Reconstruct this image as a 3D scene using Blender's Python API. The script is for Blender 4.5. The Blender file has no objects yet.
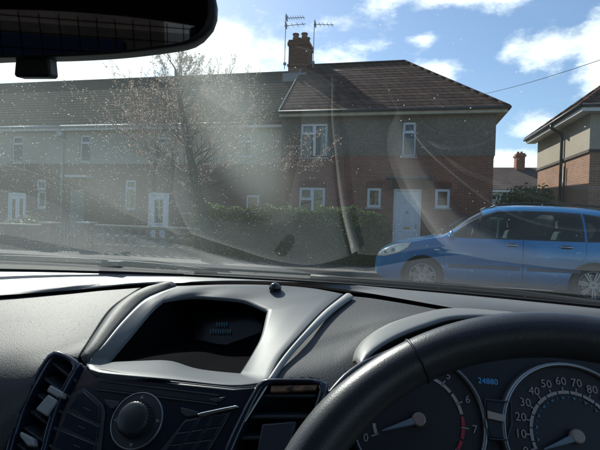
import bpy, bmesh, math, random
from mathutils import Vector, Matrix
import numpy as np
C = bpy.context.scene.collection
sc = bpy.context.scene
R = math.radians
PI = math.pi
# ------------------------------------------------------------------ camera
EYE = Vector((0, 0, 1.25))
FPX = 471.0                                     # focal length in pixels of the 600 px wide photograph
YAW, PITCH, ROLL = R(13), R(-.6), .03
fw = Vector((-math.sin(YAW)*math.cos(PITCH), math.cos(YAW)*math.cos(PITCH), math.sin(PITCH)))
r0 = Vector((math.cos(YAW), math.sin(YAW), 0)); u0 = r0.cross(fw)
rt = r0*math.cos(ROLL)+u0*math.sin(ROLL); up = u0*math.cos(ROLL)-r0*math.sin(ROLL)
cam = bpy.data.cameras.new('camera'); co = bpy.data.objects.new('camera', cam); C.objects.link(co)
M = Matrix((rt, up, -fw)).transposed().to_4x4(); M.translation = EYE
co.matrix_world = M
cam.sensor_width = 36; cam.lens = 36*FPX/600; cam.clip_start = .01; cam.clip_end = 3000
sc.camera = co
# ------------------------------------------------------------------ light
SUN_AZ, SUN_EL = R(42), R(37)                   # azimuth measured from +Y towards -X
sd = Vector((-math.sin(SUN_AZ)*math.cos(SUN_EL), math.cos(SUN_AZ)*math.cos(SUN_EL), math.sin(SUN_EL)))
sl = bpy.data.lights.new('sun', 'SUN'); sl.energy = 4.2; sl.angle = R(.5); sl.color = (1, .95, .87)
so = bpy.data.objects.new('sun', sl); C.objects.link(so)
so.rotation_euler = sd.to_track_quat('Z', 'Y').to_euler()
sc.view_settings.view_transform = 'Standard'; sc.view_settings.look = 'None'
sc.view_settings.gamma = 1; sc.view_settings.use_curve_mapping = False
sc.view_settings.exposure = 0.76
sc.cycles.use_denoising = True
sc.cycles.transparent_max_bounces = 16
sc.cycles.max_bounces = 8
w = bpy.data.worlds.new('World'); sc.world = w; w.use_nodes = True
def ray(px, py):
    return (fw + rt*((px-300)/FPX) + up*((225-py)/FPX))
def build_world():
    nt = w.node_tree; N = nt.nodes; L = nt.links; N.clear()
    out = N.new('ShaderNodeOutputWorld'); bg = N.new('ShaderNodeBackground'); bg.inputs[1].default_value = .10
    sky = N.new('ShaderNodeTexSky'); sky.sky_type = 'NISHITA'; sky.sun_disc = False
    sky.sun_elevation = SUN_EL; sky.sun_rotation = -SUN_AZ
    sky.air_density = 1.0; sky.dust_density = .6; sky.ozone_density = 3.2
    tc = N.new('ShaderNodeTexCoord')
    nz = N.new('ShaderNodeTexNoise'); nz.inputs['Scale'].default_value = 7; nz.inputs['Detail'].default_value = 9
    nz.inputs['Roughness'].default_value = .62
    mp = N.new('ShaderNodeMapping'); mp.inputs['Scale'].default_value = (1, 1, 1.9)
    L.new(tc.outputs['Generated'], mp.inputs[0]); L.new(mp.outputs[0], nz.inputs['Vector'])
    # clouds: patches round given directions of the sky, their edges torn by noise
    blobs = [(60, 30, 240, 70, 1.1), (195, 55, 90, 46, 1.05), (248, 70, 55, 16, .95), (452, -8, 90, 20, .85), (424, 38, 20, 9, .62),
             (552, 50, 36, 24, .85), (606, 72, 30, 62, 1.0), (436, 74, 34, 13, .8), (540, 125, 38, 12, .75),
             (515, 163, 60, 13, .95), (-150, 30, 200, 100, .9), (800, 0, 140, 50, .8), (300, -160, 160, 50, .7), (-40, -260, 300, 70, .7), (680, 165, 120, 20, .8)]
    acc = None
    for (px, py, rx, ry, a) in blobs:
        d = ray(px, py).normalized()
        az = math.atan2(d.x, d.y)
        m = N.new('ShaderNodeMapping'); m.vector_type = 'TEXTURE'
        m.inputs['Location'].default_value = d
        m.inputs['Rotation'].default_value = (0, 0, -az)
        m.inputs['Scale'].default_value = (rx/FPX, max(rx, ry)/FPX, ry/FPX)
        L.new(tc.outputs['Generated'], m.inputs[0])
        ln = N.new('ShaderNodeVectorMath'); ln.operation = 'LENGTH'; L.new(m.outputs[0], ln.inputs[0])
        mr = N.new('ShaderNodeMapRange'); mr.inputs[1].default_value = 0; mr.inputs[2].default_value = 1.5
        mr.inputs[3].default_value = a; mr.inputs[4].default_value = 0; L.new(ln.outputs['Value'], mr.inputs[0])
        if acc is None: acc = mr.outputs[0]
        else:
            mx = N.new('ShaderNodeMath'); mx.operation = 'MAXIMUM'; L.new(acc, mx.inputs[0]); L.new(mr.outputs[0], mx.inputs[1]); acc = mx.outputs[0]
    ad = N.new('ShaderNodeMath'); ad.operation = 'MULTIPLY_ADD'; L.new(nz.outputs['Fac'], ad.inputs[0]); ad.inputs[1].default_value = 1.9; L.new(acc, ad.inputs[2])
    cl = N.new('ShaderNodeMapRange'); cl.interpolation_type = 'SMOOTHSTEP'
    cl.inputs[1].default_value = 1.30; cl.inputs[2].default_value = 1.78; L.new(ad.outputs[0], cl.inputs[0])
    # cloud body: lighter and greyer parts
    n2 = N.new('ShaderNodeTexNoise'); n2.inputs['Scale'].default_value = 16; n2.inputs['Detail'].default_value = 6
    L.new(mp.outputs[0], n2.inputs['Vector'])
    cr = N.new('ShaderNodeMapRange'); cr.inputs[1].default_value = .35; cr.inputs[2].default_value = .65
    cr.inputs[3].default_value = 8.0; cr.inputs[4].default_value = 11.0; L.new(n2.outputs['Fac'], cr.inputs[0])
    cc = N.new('ShaderNodeCombineColor')
    for i, k in enumerate((.93, .98, 1.0)):
        mm = N.new('ShaderNodeMath'); mm.operation = 'MULTIPLY'; mm.inputs[1].default_value = k; L.new(cr.outputs[0], mm.inputs[0]); L.new(mm.outputs[0], cc.inputs[i])
    mix = N.new('ShaderNodeMix'); mix.data_type = 'RGBA'; mix.clamp_result = False
    L.new(cl.outputs[0], mix.inputs[0]); L.new(sky.outputs[0], mix.inputs[6]); L.new(cc.outputs[0], mix.inputs[7])
    L.new(mix.outputs[2], bg.inputs[0]); L.new(bg.outputs[0], out.inputs[0])
build_world()

# ------------------------------------------------------------------ helpers
def PY(px, py, Y):
    d = ray(px, py); return EYE + d*(Y/d.y)
def PZ(px, py, z):                               # z relative to the eye
    d = ray(px, py); return EYE + d*(z/d.z)
def PN(px, py, p, n):
    d = ray(px, py); return EYE + d*((p-EYE).dot(n)/d.dot(n))
def X(px, Y): return PY(px, 220, Y).x
def H(px, py, Y): return PY(px, py, Y).z
def new_mat(name):
    m = bpy.data.materials.new(name); m.use_nodes = True; N = m.node_tree.nodes; L = m.node_tree.links
    return m, N, L, N['Principled BSDF']
def mat(name, col, rough=.5, metal=0, var=0, vscale=8, bump=0, bscale=60, coat=0, spec=.5, tint=None, emit=0):
    m, N, L, b = new_mat(name)
    b.inputs['Base Color'].default_value = (*col, 1); b.inputs['Roughness'].default_value = rough
    b.inputs['Metallic'].default_value = metal; b.inputs['Specular IOR Level'].default_value = spec
    b.inputs['Coat Weight'].default_value = coat; b.inputs['Coat Roughness'].default_value = .05
    if emit: b.inputs['Emission Color'].default_value = (*col, 1); b.inputs['Emission Strength'].default_value = emit
    tc = N.new('ShaderNodeTexCoord')
    if var:
        n = N.new('ShaderNodeTexNoise'); n.inputs['Scale'].default_value = vscale; n.inputs['Detail'].default_value = 6
        L.new(tc.outputs['Object'], n.inputs['Vector'])
        r = N.new('ShaderNodeMix'); r.data_type = 'RGBA'
        c2 = tint or tuple(c*(1-var) for c in col)
        r.inputs[6].default_value = (*c2, 1); r.inputs[7].default_value = (*[min(1, c*(1+var*.6)) for c in col], 1)
        mr = N.new('ShaderNodeMapRange'); mr.inputs[1].default_value = .32; mr.inputs[2].default_value = .68
        L.new(n.outputs['Fac'], mr.inputs[0]); L.new(mr.outputs[0], r.inputs[0]); L.new(r.outputs[2], b.inputs['Base Color'])
    if bump:
        n = N.new('ShaderNodeTexNoise'); n.inputs['Scale'].default_value = bscale; n.inputs['Detail'].default_value = 3
        L.new(tc.outputs['Object'], n.inputs['Vector'])
        bp = N.new('ShaderNodeBump'); bp.inputs['Strength'].default_value = bump; bp.inputs['Distance'].default_value = .5/bscale
        L.new(n.outputs['Fac'], bp.inputs['Height']); L.new(bp.outputs[0], b.inputs['Normal'])
    return m
def brick_mat(name, c1, c2, mortar, bw=.225, bh=.075, ms=.008, bump=.4, var=.35, rough=.85, spec=.2):
    m, N, L, b = new_mat(name)
    b.inputs['Roughness'].default_value = rough; b.inputs['Specular IOR Level'].default_value = spec
    tc = N.new('ShaderNodeTexCoord'); sp = N.new('ShaderNodeSeparateXYZ'); L.new(tc.outputs['Object'], sp.inputs[0])
    a = N.new('ShaderNodeMath'); L.new(sp.outputs[0], a.inputs[0]); L.new(sp.outputs[1], a.inputs[1])
    cb = N.new('ShaderNodeCombineXYZ'); L.new(a.outputs[0], cb.inputs[0]); L.new(sp.outputs[2], cb.inputs[1])
    t = N.new('ShaderNodeTexBrick'); t.inputs['Scale'].default_value = 1; t.inputs['Brick Width'].default_value = bw
    t.inputs['Row Height'].default_value = bh; t.inputs['Mortar Size'].default_value = ms; t.inputs['Bias'].default_value = -.1
    t.inputs['Color1'].default_value = (*c1, 1); t.inputs['Color2'].default_value = (*c2, 1); t.inputs['Mortar'].default_value = (*mortar, 1)
    L.new(cb.outputs[0], t.inputs[0])
    n = N.new('ShaderNodeTexNoise'); n.inputs['Scale'].default_value = 1.1; n.inputs['Detail'].default_value = 9; n.inputs['Roughness'].default_value = .7
    L.new(tc.outputs['Object'], n.inputs['Vector'])
    mr = N.new('ShaderNodeMapRange'); mr.inputs[1].default_value = .3; mr.inputs[2].default_value = .7
    mr.inputs[3].default_value = 1-var; mr.inputs[4].default_value = 1+var*.5; L.new(n.outputs['Fac'], mr.inputs[0])
    mx = N.new('ShaderNodeVectorMath'); mx.operation = 'SCALE'; L.new(t.outputs['Color'], mx.inputs[0]); L.new(mr.outputs[0], mx.inputs['Scale'])
    L.new(mx.outputs[0], b.inputs['Base Color'])
    bp = N.new('ShaderNodeBump'); bp.inputs['Strength'].default_value = bump; bp.inputs['Distance'].default_value = .01; bp.invert = True
    L.new(t.outputs['Fac'], bp.inputs['Height']); L.new(bp.outputs[0], b.inputs['Normal'])
    return m
def dash_mat(name, c1, c2, scale, rough, bump=.35, density=.5):
    """speckled surface: pebbledash outdoors, moulded grain indoors"""
    m, N, L, b = new_mat(name); b.inputs['Roughness'].default_value = rough
    tc = N.new('ShaderNodeTexCoord')
    v = N.new('ShaderNodeTexVoronoi'); v.inputs['Scale'].default_value = scale; L.new(tc.outputs['Object'], v.inputs['Vector'])
    n = N.new('ShaderNodeTexNoise'); n.inputs['Scale'].default_value = .8; n.inputs['Detail'].default_value = 8; L.new(tc.outputs['Object'], n.inputs['Vector'])
    sp = N.new('ShaderNodeSeparateColor'); L.new(v.outputs['Color'], sp.inputs[0])
    ad = N.new('ShaderNodeMath'); ad.operation = 'MULTIPLY_ADD'; L.new(n.outputs['Fac'], ad.inputs[0]); ad.inputs[1].default_value = 1.2; 
    sb = N.new('ShaderNodeMath'); sb.operation = 'SUBTRACT'; L.new(sp.outputs[0], sb.inputs[0]); sb.inputs[1].default_value = .6; L.new(sb.outputs[0], ad.inputs[2])
    r = N.new('ShaderNodeMix'); r.data_type = 'RGBA'; r.clamp_factor = True
    r.inputs[6].default_value = (*c1, 1); r.inputs[7].default_value = (*c2, 1); L.new(ad.outputs[0], r.inputs[0]); L.new(r.outputs[2], b.inputs['Base Color'])
    bp = N.new('ShaderNodeBump'); bp.inputs['Strength'].default_value = bump; bp.inputs['Distance'].default_value = .35/scale
    L.new(v.outputs['Distance'], bp.inputs['Height']); L.new(bp.outputs[0], b.inputs['Normal'])
    return m
def tag(o, label=None, cat=None, group=None, kind=None):
    if label: o['label'] = label
    if cat: o['category'] = cat
    if group: o['group'] = group
    if kind: o['kind'] = kind
    return o
def empty(name, loc, label, cat, group=None):
    o = bpy.data.objects.new(name, None); C.objects.link(o); o.location = loc; o.empty_display_size = .2
    bpy.context.view_layer.update()
    return tag(o, label, cat, group)
def link(name, me, m, parent=None, smooth=False, label=None):
    if m is not None:
        for mm in (m if isinstance(m, (list, tuple)) else [m]): me.materials.append(mm)
    if smooth: me.shade_smooth()
    o = bpy.data.objects.new(name, me); C.objects.link(o)
    if parent is not None:
        o.parent = parent
        r = parent
        while r.parent: r = r.parent
        o.matrix_parent_inverse = Matrix.Translation(r.location).inverted() if parent is r else Matrix.Identity(4)
        if parent is not r: o.matrix_parent_inverse = Matrix.Translation(Vector((0,0,0)))
    if label: o['label'] = label
    return o
class MB:
    """collects shapes (world coordinates) and links them as ONE mesh object"""
    def __init__(s): s.v = []; s.f = []; s.mi = []
    def add(s, v, f, mi=0):
        k = len(s.v); s.v += [tuple(p) for p in v]; s.f += [tuple(i+k for i in q) for q in f]; s.mi += [mi]*len(f); return s
    def box(s, x0, x1, y0, y1, z0, z1, mi=0):
        v = [(x, y, z) for x in (x0, x1) for y in (y0, y1) for z in (z0, z1)]
        return s.add(v, [(0,1,3,2),(4,6,7,5),(0,4,5,1),(2,3,7,6),(0,2,6,4),(1,5,7,3)], mi)
    def bar(s, a, b, r, n=8, r2=None, mi=0, cap=True):
        a = Vector(a); b = Vector(b); d = (b-a).normalized(); t = d.orthogonal().normalized(); q = d.cross(t)
        r2 = r if r2 is None else r2
        v = [a+(t*math.cos(2*PI*i/n)+q*math.sin(2*PI*i/n))*r for i in range(n)]+[b+(t*math.cos(2*PI*i/n)+q*math.sin(2*PI*i/n))*r2 for i in range(n)]
        f = [(i, (i+1)%n, n+(i+1)%n, n+i) for i in range(n)]
        if cap: f += [tuple(range(n))[::-1], tuple(range(n, 2*n))]
        return s.add(v, f, mi)
    def tube(s, pts, r, n=8, closed=False, mi=0, flat=1):
        pts = [Vector(p) for p in pts]; m = len(pts); V = []; ref = None
        rr = r if callable(r) else (lambda i: r)
        for i, p in enumerate(pts):
            d = ((pts[(i+1)%m] if closed or i < m-1 else p)-(pts[i-1] if closed or i > 0 else p)).normalized()
            if ref is None: ref = d.orthogonal().normalized()
            ref = (ref-d*ref.dot(d)).normalized(); q = d.cross(ref)
            for k in range(n): V.append(p+(ref*math.cos(2*PI*k/n)+q*math.sin(2*PI*k/n)*flat)*rr(i))
        F = []
        for i in range(m if closed else m-1):
            j = (i+1)%m
            for k in range(n): F.append((i*n+k, i*n+(k+1)%n, j*n+(k+1)%n, j*n+k))
        if not closed: F += [tuple(range(n))[::-1], tuple(range((m-1)*n, m*n))]
        return s.add(V, F, mi)
    def quad(s, *p, mi=0): return s.add(p, [tuple(range(len(p)))], mi)
    def grid(s, rows, mi=0, closed=False):
        m = len(rows); n = len(rows[0]); V = [p for r_ in rows for p in r_]
        F = [(i*n+j, i*n+(j+1)%n, (i+1)*n+(j+1)%n, (i+1)*n+j) for i in range(m-1) for j in range(n if closed else n-1)]
        return s.add(V, F, mi)
    def prism(s, poly, off, mi=0):
        """polygon of 3D points swept by the vector off"""
        n = len(poly); off = Vector(off); a = [Vector(p) for p in poly]; b = [p+off for p in a]
        return s.add(a+b, [tuple(range(n)), tuple(range(n, 2*n))[::-1]]+[(i, (i+1)%n, n+(i+1)%n, n+i) for i in range(n)], mi)
    def build(s, name, m, parent=None, smooth=False, label=None, bevel=0, seg=2, solid=0, fix=True, angle=None):
        me = bpy.data.meshes.new(name); me.from_pydata(s.v, [], s.f); 
        if any(s.mi): me.polygons.foreach_set('material_index', s.mi)
        if fix:
            bm = bmesh.new(); bm.from_mesh(me); bmesh.ops.recalc_face_normals(bm, faces=bm.faces); bm.to_mesh(me); bm.free()
        o = link(name, me, m, parent, smooth, label)
        if solid:
            sm = o.modifiers.new('solid', 'SOLIDIFY'); sm.thickness = solid; sm.offset = -1
        if bevel:
            bv = o.modifiers.new('bevel', 'BEVEL'); bv.width = bevel; bv.segments = seg; bv.limit_method = 'ANGLE'; bv.angle_limit = R(40)
            for p in me.polygons: p.use_smooth = True
            me.set_sharp_from_angle(angle=R(35)) if hasattr(me, 'set_sharp_from_angle') else None
        return o
def catmull(pts, n, closed=False):
    P = [Vector(p) for p in pts]; m = len(P); out = []
    segs = m if closed else m-1
    # sample evenly by chord length
    g = lambda i: P[i % m] if closed else (P[i] if 0 <= i < m else (P[0]*2-P[1] if i < 0 else P[-1]*2-P[-2]))
    ln = [(g(i+1)-g(i)).length for i in range(segs)]; tot = sum(ln)
    for k in range(n):
        s = tot*k/(n if closed else n-1); i = 0
        while i < segs-1 and s > ln[i]: s -= ln[i]; i += 1
        t = min(1, s/ln[i]) if ln[i] else 0
        a, b, c, d = g(i-1), g(i), g(i+1), g(i+2)
        out.append(.5*((2*b)+(c-a)*t+(2*a-5*b+4*c-d)*t*t+(-a+3*b-3*c+d)*t**3))
    return out
def loft(curves, n, m):
    """smooth sheet through a list of curves; n samples along, m across"""
    cs = [catmull(c, n) for c in curves]
    cols = [catmull([c[j] for c in cs], m) for j in range(n)]
    return [[cols[j][i] for j in range(n)] for i in range(m)]
def text_verts(body, size, origin, ux, uy, mb, mi=0, align='CENTER'):
    cu = bpy.data.curves.new('t', 'FONT'); cu.body = body; cu.size = size; cu.align_x = align; cu.align_y = 'CENTER'; cu.resolution_u = 2
    o = bpy.data.objects.new('t', cu); C.objects.link(o); bpy.context.view_layer.update()
    me = o.evaluated_get(bpy.context.evaluated_depsgraph_get()).to_mesh()
    V = [Vector(origin)+ux*v.co.x+uy*v.co.y for v in me.vertices]; F = [tuple(p.vertices) for p in me.polygons]
    mb.add(V, F, mi)
    bpy.data.objects.remove(o); bpy.data.curves.remove(cu)
# ------------------------------------------------------------------ materials outdoors
random.seed(7)
BRICK = brick_mat('red_brick', (.33, .105, .062), (.21, .075, .050), (.26, .21, .17))
BRICK_L = brick_mat('orange_brick', (.34, .18, .115), (.28, .14, .09), (.38, .30, .23), var=.2)
BRICK_P = brick_mat('pale_brick', (.25, .12, .09), (.20, .10, .08), (.28, .23, .2))
PEB = dash_mat('pebbledash', (.125, .100, .075), (.27, .22, .17), 38, .9, .8)
PEB_L = dash_mat('cream_render', (.36, .33, .26), (.50, .46, .37), 45, .9, .5)
PEB_R = dash_mat('buff_render', (.30, .26, .20), (.42, .365, .285), 45, .9, .5)
TILE = brick_mat('roof_tile', (.092, .048, .038), (.135, .076, .060), (.016, .011, .010), bw=.33, bh=.34, ms=.022, bump=.35, var=.45, rough=.95, spec=.08)
TILE_G = brick_mat('slate_tile', (.024, .021, .021), (.043, .036, .034), (.012, .011, .011), bw=.30, bh=.3, ms=.02, bump=.3, var=.4, rough=.95, spec=.05)
UPVC = mat('white_upvc', (.74, .76, .78), .35, var=.08, vscale=3)
PAINT_W = mat('white_gloss_paint', (.76, .78, .80), .4, var=.06, vscale=2)
CREAMP = mat('cream_fascia_paint', (.50, .42, .30), .6, var=.25, vscale=3)
WHITEF = mat('white_fascia', (.7, .7, .68), .5, var=.1)
BLACKP = mat('black_plastic_gutter', (.03, .03, .032), .5)
GREYP = mat('grey_downpipe', (.42, .45, .46), .5, var=.1)
CONC = mat('concrete', (.42, .40, .36), .9, var=.25, vscale=3, bump=.3, bscale=60)
KERBM = mat('kerb_stone', (.13, .125, .11), .9, var=.3, vscale=3, bump=.3, bscale=60)
PAVE = mat('paving', (.095, .092, .085), .9, var=.25, vscale=2.5, bump=.3, bscale=90)
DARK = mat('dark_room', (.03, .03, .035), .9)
CURT = mat('net_curtain', (.55, .53, .46), .95, var=.15, vscale=6)
CURT_Y = mat('yellow_curtain', (.60, .50, .22), .95, var=.5, vscale=7, tint=(.12, .16, .10))
CURT_O = mat('orange_curtain', (.58, .22, .10), .95, var=.2)
BLIND = mat('buff_blind', (.46, .30, .18), .95, var=.12)
LEAD = mat('lead', (.17, .19, .22), .5, var=.2)
POT = mat('clay_pot', (.22, .13, .09), .85, var=.3, vscale=9)
METAL = mat('galvanised_metal', (.28, .28, .29), .45, .8)
BRASS = mat('brass', (.55, .36, .12), .3, .9)
def glass_mat(name, tint=(.8, .88, .86), ior=1.5, dark=0):
    m, N, L, b = new_mat(name); N.remove(b)
    out = N['Material Output']; tr = N.new('ShaderNodeBsdfTransparent'); gl = N.new('ShaderNodeBsdfGlossy'); gl.inputs['Roughness'].default_value = .01
    tr.inputs[0].default_value = (*tint, 1)
    fr = N.new('ShaderNodeFresnel'); fr.inputs[0].default_value = ior
    mu = N.new('ShaderNodeMath'); mu.operation = 'MULTIPLY'; mu.inputs[1].default_value = 1.8; mu.use_clamp = True; L.new(fr.outputs[0], mu.inputs[0])
    mx = N.new('ShaderNodeMixShader'); L.new(mu.outputs[0], mx.inputs[0]); L.new(tr.outputs[0], mx.inputs[1]); L.new(gl.outputs[0], mx.inputs[2])
    L.new(mx.outputs[0], out.inputs[0]); return m
GLASS = glass_mat('window_glass')
CARGLASS = glass_mat('tinted_car_glass', (.58, .69, .66))
# ------------------------------------------------------------------ ground
g = MB(); rows = [[(x, y, 0) for x in np.linspace(-400, 400, 9)] for y in np.linspace(-200, 900, 12)]
tag(g.grid(rows).build('ground', mat('garden_ground', (.09, .10, .05), .95, var=.4, vscale=1.5, bump=.4, bscale=30)), kind='structure')
ASPH = mat('asphalt', (.060, .060, .062), .9, var=.3, vscale=1.2, bump=.5, bscale=160)
KERBY = 10.55
tag(MB().box(-70, 70, 3.3, KERBY, -.3, .004).build('road', ASPH), kind='structure')
tag(MB().box(-70, 70, KERBY+.13, 12.2, -.3, .11).build('pavement', PAVE), kind='structure')
tag(MB().box(-70, 70, KERBY, KERBY+.128, -.3, .125).build('kerb', KERBM, bevel=.02), kind='structure')
tag(MB().box(-70, 70, 3.17, 3.298, -.3, .05).build('near_kerb', KERBM, bevel=.02), kind='structure')
tag(MB().box(-70, 70, -7.0, 3.168, -.3, .03).build('driveway', PAVE), kind='structure')

# ------------------------------------------------------------------ houses
def wall_rect(mb, h0, h1, z0, z1, opens, y, depth, mi=0, axis='x', sgn=1):
    """wall sheet on plane y with rectangular openings (h0,h1,z0,z1) and their reveals"""
    hs = sorted({h0, h1, *[o[0] for o in opens], *[o[1] for o in opens]}); zs = sorted({z0, z1, *[o[2] for o in opens], *[o[3] for o in opens]})
    hs = [h for h in hs if h0 <= h <= h1]; zs = [z for z in zs if z0 <= z <= z1]
    P = (lambda h, z, d=0: (h, y+d, z)) if axis == 'x' else (lambda h, z, d=0: (y+d*sgn, h, z))
    for a, b in zip(hs, hs[1:]):
        for c, d in zip(zs, zs[1:]):
            hm, zm = (a+b)/2, (c+d)/2
            if any(o[0] < hm < o[1] and o[2] < zm < o[3] for o in opens): continue
            mb.quad(P(a, c), P(b, c), P(b, d), P(a, d), mi=mi)
    for a, b, c, d in opens:
        c2, d2 = max(c, z0), min(d, z1)
        if d2 <= c2: continue
        mb.quad(P(a, c2), P(a, d2), P(a, d2, depth), P(a, c2, depth), mi=mi); mb.quad(P(b, c2), P(b, d2), P(b, d2, depth), P(b, c2, depth), mi=mi)
        if d <= z1: mb.quad(P(a, d), P(b, d), P(b, d, depth), P(a, d, depth), mi=mi)
        if c >= z0: mb.quad(P(a, c), P(b, c), P(b, c, depth), P(a, c, depth), mi=mi)
def window(par, x0, x1, z0, z1, y, style='plain', back='net', sill=True, fm=None):
    """frame stands 5 cm back from the wall face y; pane, curtain and sill are its pieces"""
    fm = fm or UPVC; f = MB(); t = .055; ya, yb = y+.03, y+.10; tt = .035
    f.box(x0, x1, ya, yb, z0, z0+t); f.box(x0, x1, ya, yb, z1-t, z1); f.box(x0, x0+t, ya, yb, z0+t, z1-t); f.box(x1-t, x1, ya, yb, z0+t, z1-t)
    xm = (x0+x1)/2; zt = z0+(z1-z0)*.70
    def sash(a, b, c, d):
        q = ya-.012
        f.box(a, b, q, q+.05, c, c+tt); f.box(a, b, q, q+.05, d-tt, d); f.box(a, a+tt, q, q+.05, c+tt, d-tt); f.box(b-tt, b, q, q+.05, c+tt, d-tt)
    if style == 'two':
        f.box(xm-.03, xm+.03, ya, yb, z0+t, z1-t); f.box(x0+t, xm-.03, ya, yb, zt-.03, zt+.03)
        sash(xm+.03, x1-t, z0+t, z1-t); sash(x0+t, xm-.03, zt+.03, z1-t)
    elif style == 'top':
        f.box(x0+t, x1-t, ya, yb, zt-.03, zt+.03); sash(x0+t, x1-t, zt+.03, z1-t)
    else: sash(x0+t, x1-t, z0+t, z1-t)
    o = f.build('window', fm, par, bevel=.006, seg=1)
    MB().quad((x0+.03, y+.06, z0+.03), (x1-.03, y+.06, z0+.03), (x1-.03, y+.06, z1-.03), (x0+.03, y+.06, z1-.03)).build('pane', GLASS, o, fix=False)
    cm = dict(net=CURT, yellow=CURT_Y, orange=CURT_O, blind=BLIND).get(back)
    if cm is not None:
        c = MB(); n = 14
        def cloth(a, b, c0, c1):
            rws = [[(a+(b-a)*i/n, y+.17+.02*math.sin(i*1.9+j), z) for i in range(n+1)] for j, z in enumerate((c0, (c0+c1)/2, c1))]
            c.grid(rws)
        if back == 'blind': cloth(x0, x1, z0, z0+(z1-z0)*.55)
        elif back == 'net': cloth(x0, x0+(x1-x0)*.36, z0, z1); cloth(x1-(x1-x0)*.28, x1, z0, z1)
        elif back == 'orange': cloth(x0, x1, z0, z1)
        else: cloth(x0+(x1-x0)*.52, x1, z0, z1); cloth(x0, x0+(x1-x0)*.3, z0, z0+(z1-z0)*.5)
        c.build('curtain', cm, o, smooth=True, fix=False)
    if sill: MB().box(x0-.06, x1+.06, y-.06, y+.03, z0-.06, z0).build('sill', CONC if fm is UPVC else fm, o, bevel=.008, seg=1)
    return o
def tiled_slope(mb, a0, a1, b0, b1, n, lip=.012):
    """slope with eave edge a0-a1 and ridge edge b0-b1 in n stepped courses"""
    a0, a1, b0, b1 = map(Vector, (a0, a1, b0, b1)); nr = (a1-a0).cross(b0-a0)
    if nr.length < 1e-6: nr = (a1-a0).cross(b1-a0)
    nr.normalize(); 
    if nr.z < 0: nr = -nr
    for i in range(n):
        t, u = i/n, (i+1)/n
        p, q = a0.lerp(b0, t), a1.lerp(b1, t); r_, s_ = a0.lerp(b0, u), a1.lerp(b1, u)
        mb.quad(p+nr*lip, q+nr*lip, s_+nr*.002, r_+nr*.002); mb.quad(p-nr*.01, q-nr*.01, q+nr*lip, p+nr*lip)
def ridge(mb, a, b, r=.11):
    a = Vector(a); b = Vector(b); L_ = (b-a).length; n = max(2, int(L_/.42)); d = (b-a)/n
    for i in range(n): mb.bar(a+d*i, a+d*(i+1.02), r, 8, r*.97)
def pipe(par, pts, m, r=.035, name='downpipe'):
    return MB().tube(pts, r, 8).build(name, m, par, smooth=True)

# --- main house
YH = 17.0; XL, XR = X(280, YH), PY(494, 150, YH).x; YB = YH+6.8; ZC, ZE = 3.62, 5.14
mh = empty('semi_detached_house', ((XL+XR)/2, YH+3.4, 0), 'brown tiled house of red brick and grey pebbledash with a white panelled front door', 'house', 'houses across the road')
def wr(px0, px1, py0, py1, Y): return (PY(px0, (py0+py1)/2, Y).x, PY(px1, (py0+py1)/2, Y).x, H((px0+px1)/2, py1, Y), H((px0+px1)/2, py0, Y))
w_up = wr(300.5, 327.5, 123.5, 157.5, YH); w_up2 = wr(402.5, 416, 122, 156.5, YH)
w_lo = wr(299, 325, 187.5, 209, YH); w_lo = (w_lo[0], w_lo[1], 1.0, w_lo[3]); w_a = wr(367, 381, 188, 207.5, YH); w_b = wr(435, 450, 189, 208, YH)
dr = wr(393, 421, 189, 240, YH); dr = (dr[0], dr[1], .18, dr[3])
mb = MB(); opl = [w_lo, w_a, w_b, dr]
wall_rect(mb, XL, XR, 0, ZC, opl, YH, .13); wall_rect(mb, YH, YB, 0, ZC, [], XR, .1, axis='y'); wall_rect(mb, YH, YB, 0, ZC, [], XL, .1, axis='y'); wall_rect(mb, XL, XR, 0, ZC, [], YB, .1)
mb.build('brick_wall', BRICK, mh, fix=False)
MB().box(XL-.012, XR+.012, YH-.014, YH-.001, ZC-.075, ZC).box(XR+.001, XR+.014, YH, YB, ZC-.075, ZC).build('brick_band', BRICK, mh)
mb = MB(); e = .035
wall_rect(mb, XL-e, XR+e, ZC, ZE+.1, [w_up, w_up2], YH-e, .16); wall_rect(mb, YH-e, YB+e, ZC, ZE+.1, [], XR+e, .1, axis='y'); wall_rect(mb, YH-e, YB+e, ZC, ZE+.1, [], XL-e, .1, axis='y')
wall_rect(mb, XL-e, XR+e, ZC, ZE+.1, [], YB+e, .1); mb.quad((XL-e, YH-e, ZC), (XR+e, YH-e, ZC), (XR+e, YH, ZC), (XL-e, YH, ZC)); mb.quad((XR, YH, ZC), (XR+e, YH, ZC), (XR+e, YB, ZC), (XR, YB, ZC))
mb.build('pebbledash_wall', PEB, mh, fix=False)
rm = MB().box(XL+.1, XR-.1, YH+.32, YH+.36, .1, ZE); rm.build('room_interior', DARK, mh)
window(mh, *w_up, YH, 'two', 'net'); window(mh, *w_up2, YH, 'top', 'blind')
window(mh, *w_lo, YH, 'two', 'yellow'); window(mh, *w_a, YH, 'plain', 'yellow'); window(mh, *w_b, YH, 'plain', 'blind')
def arch_course(x0, x1, z, Y, h=.22, rise=.05):
    a = MB(); n = max(5, int((x1-x0)/.085))
    for i in range(n):
        t0, t1 = i/n, (i+.9)/n; f = lambda t: rise*(1-(2*t-1)**2)
        xa, xb = x0-.05+(x1-x0+.1)*t0, x0-.05+(x1-x0+.1)*t1
        a.prism([(xa, Y-.006, z+f(t0)), (xb, Y-.006, z+f(t1)), (xb, Y-.006, z+h+f(t1)), (xa, Y-.006, z+h+f(t0))], (0, .005, 0))
    return a
ARB = mat('arch_brick', (.16, .05, .035), .85, var=.4, vscale=12)
for q, rs in ((dr, .05), (w_lo, .03), (w_a, .03), (w_b, .03)): arch_course(q[0], q[1], q[3], YH, rise=rs).build('brick_arch', ARB, mh)
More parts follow.
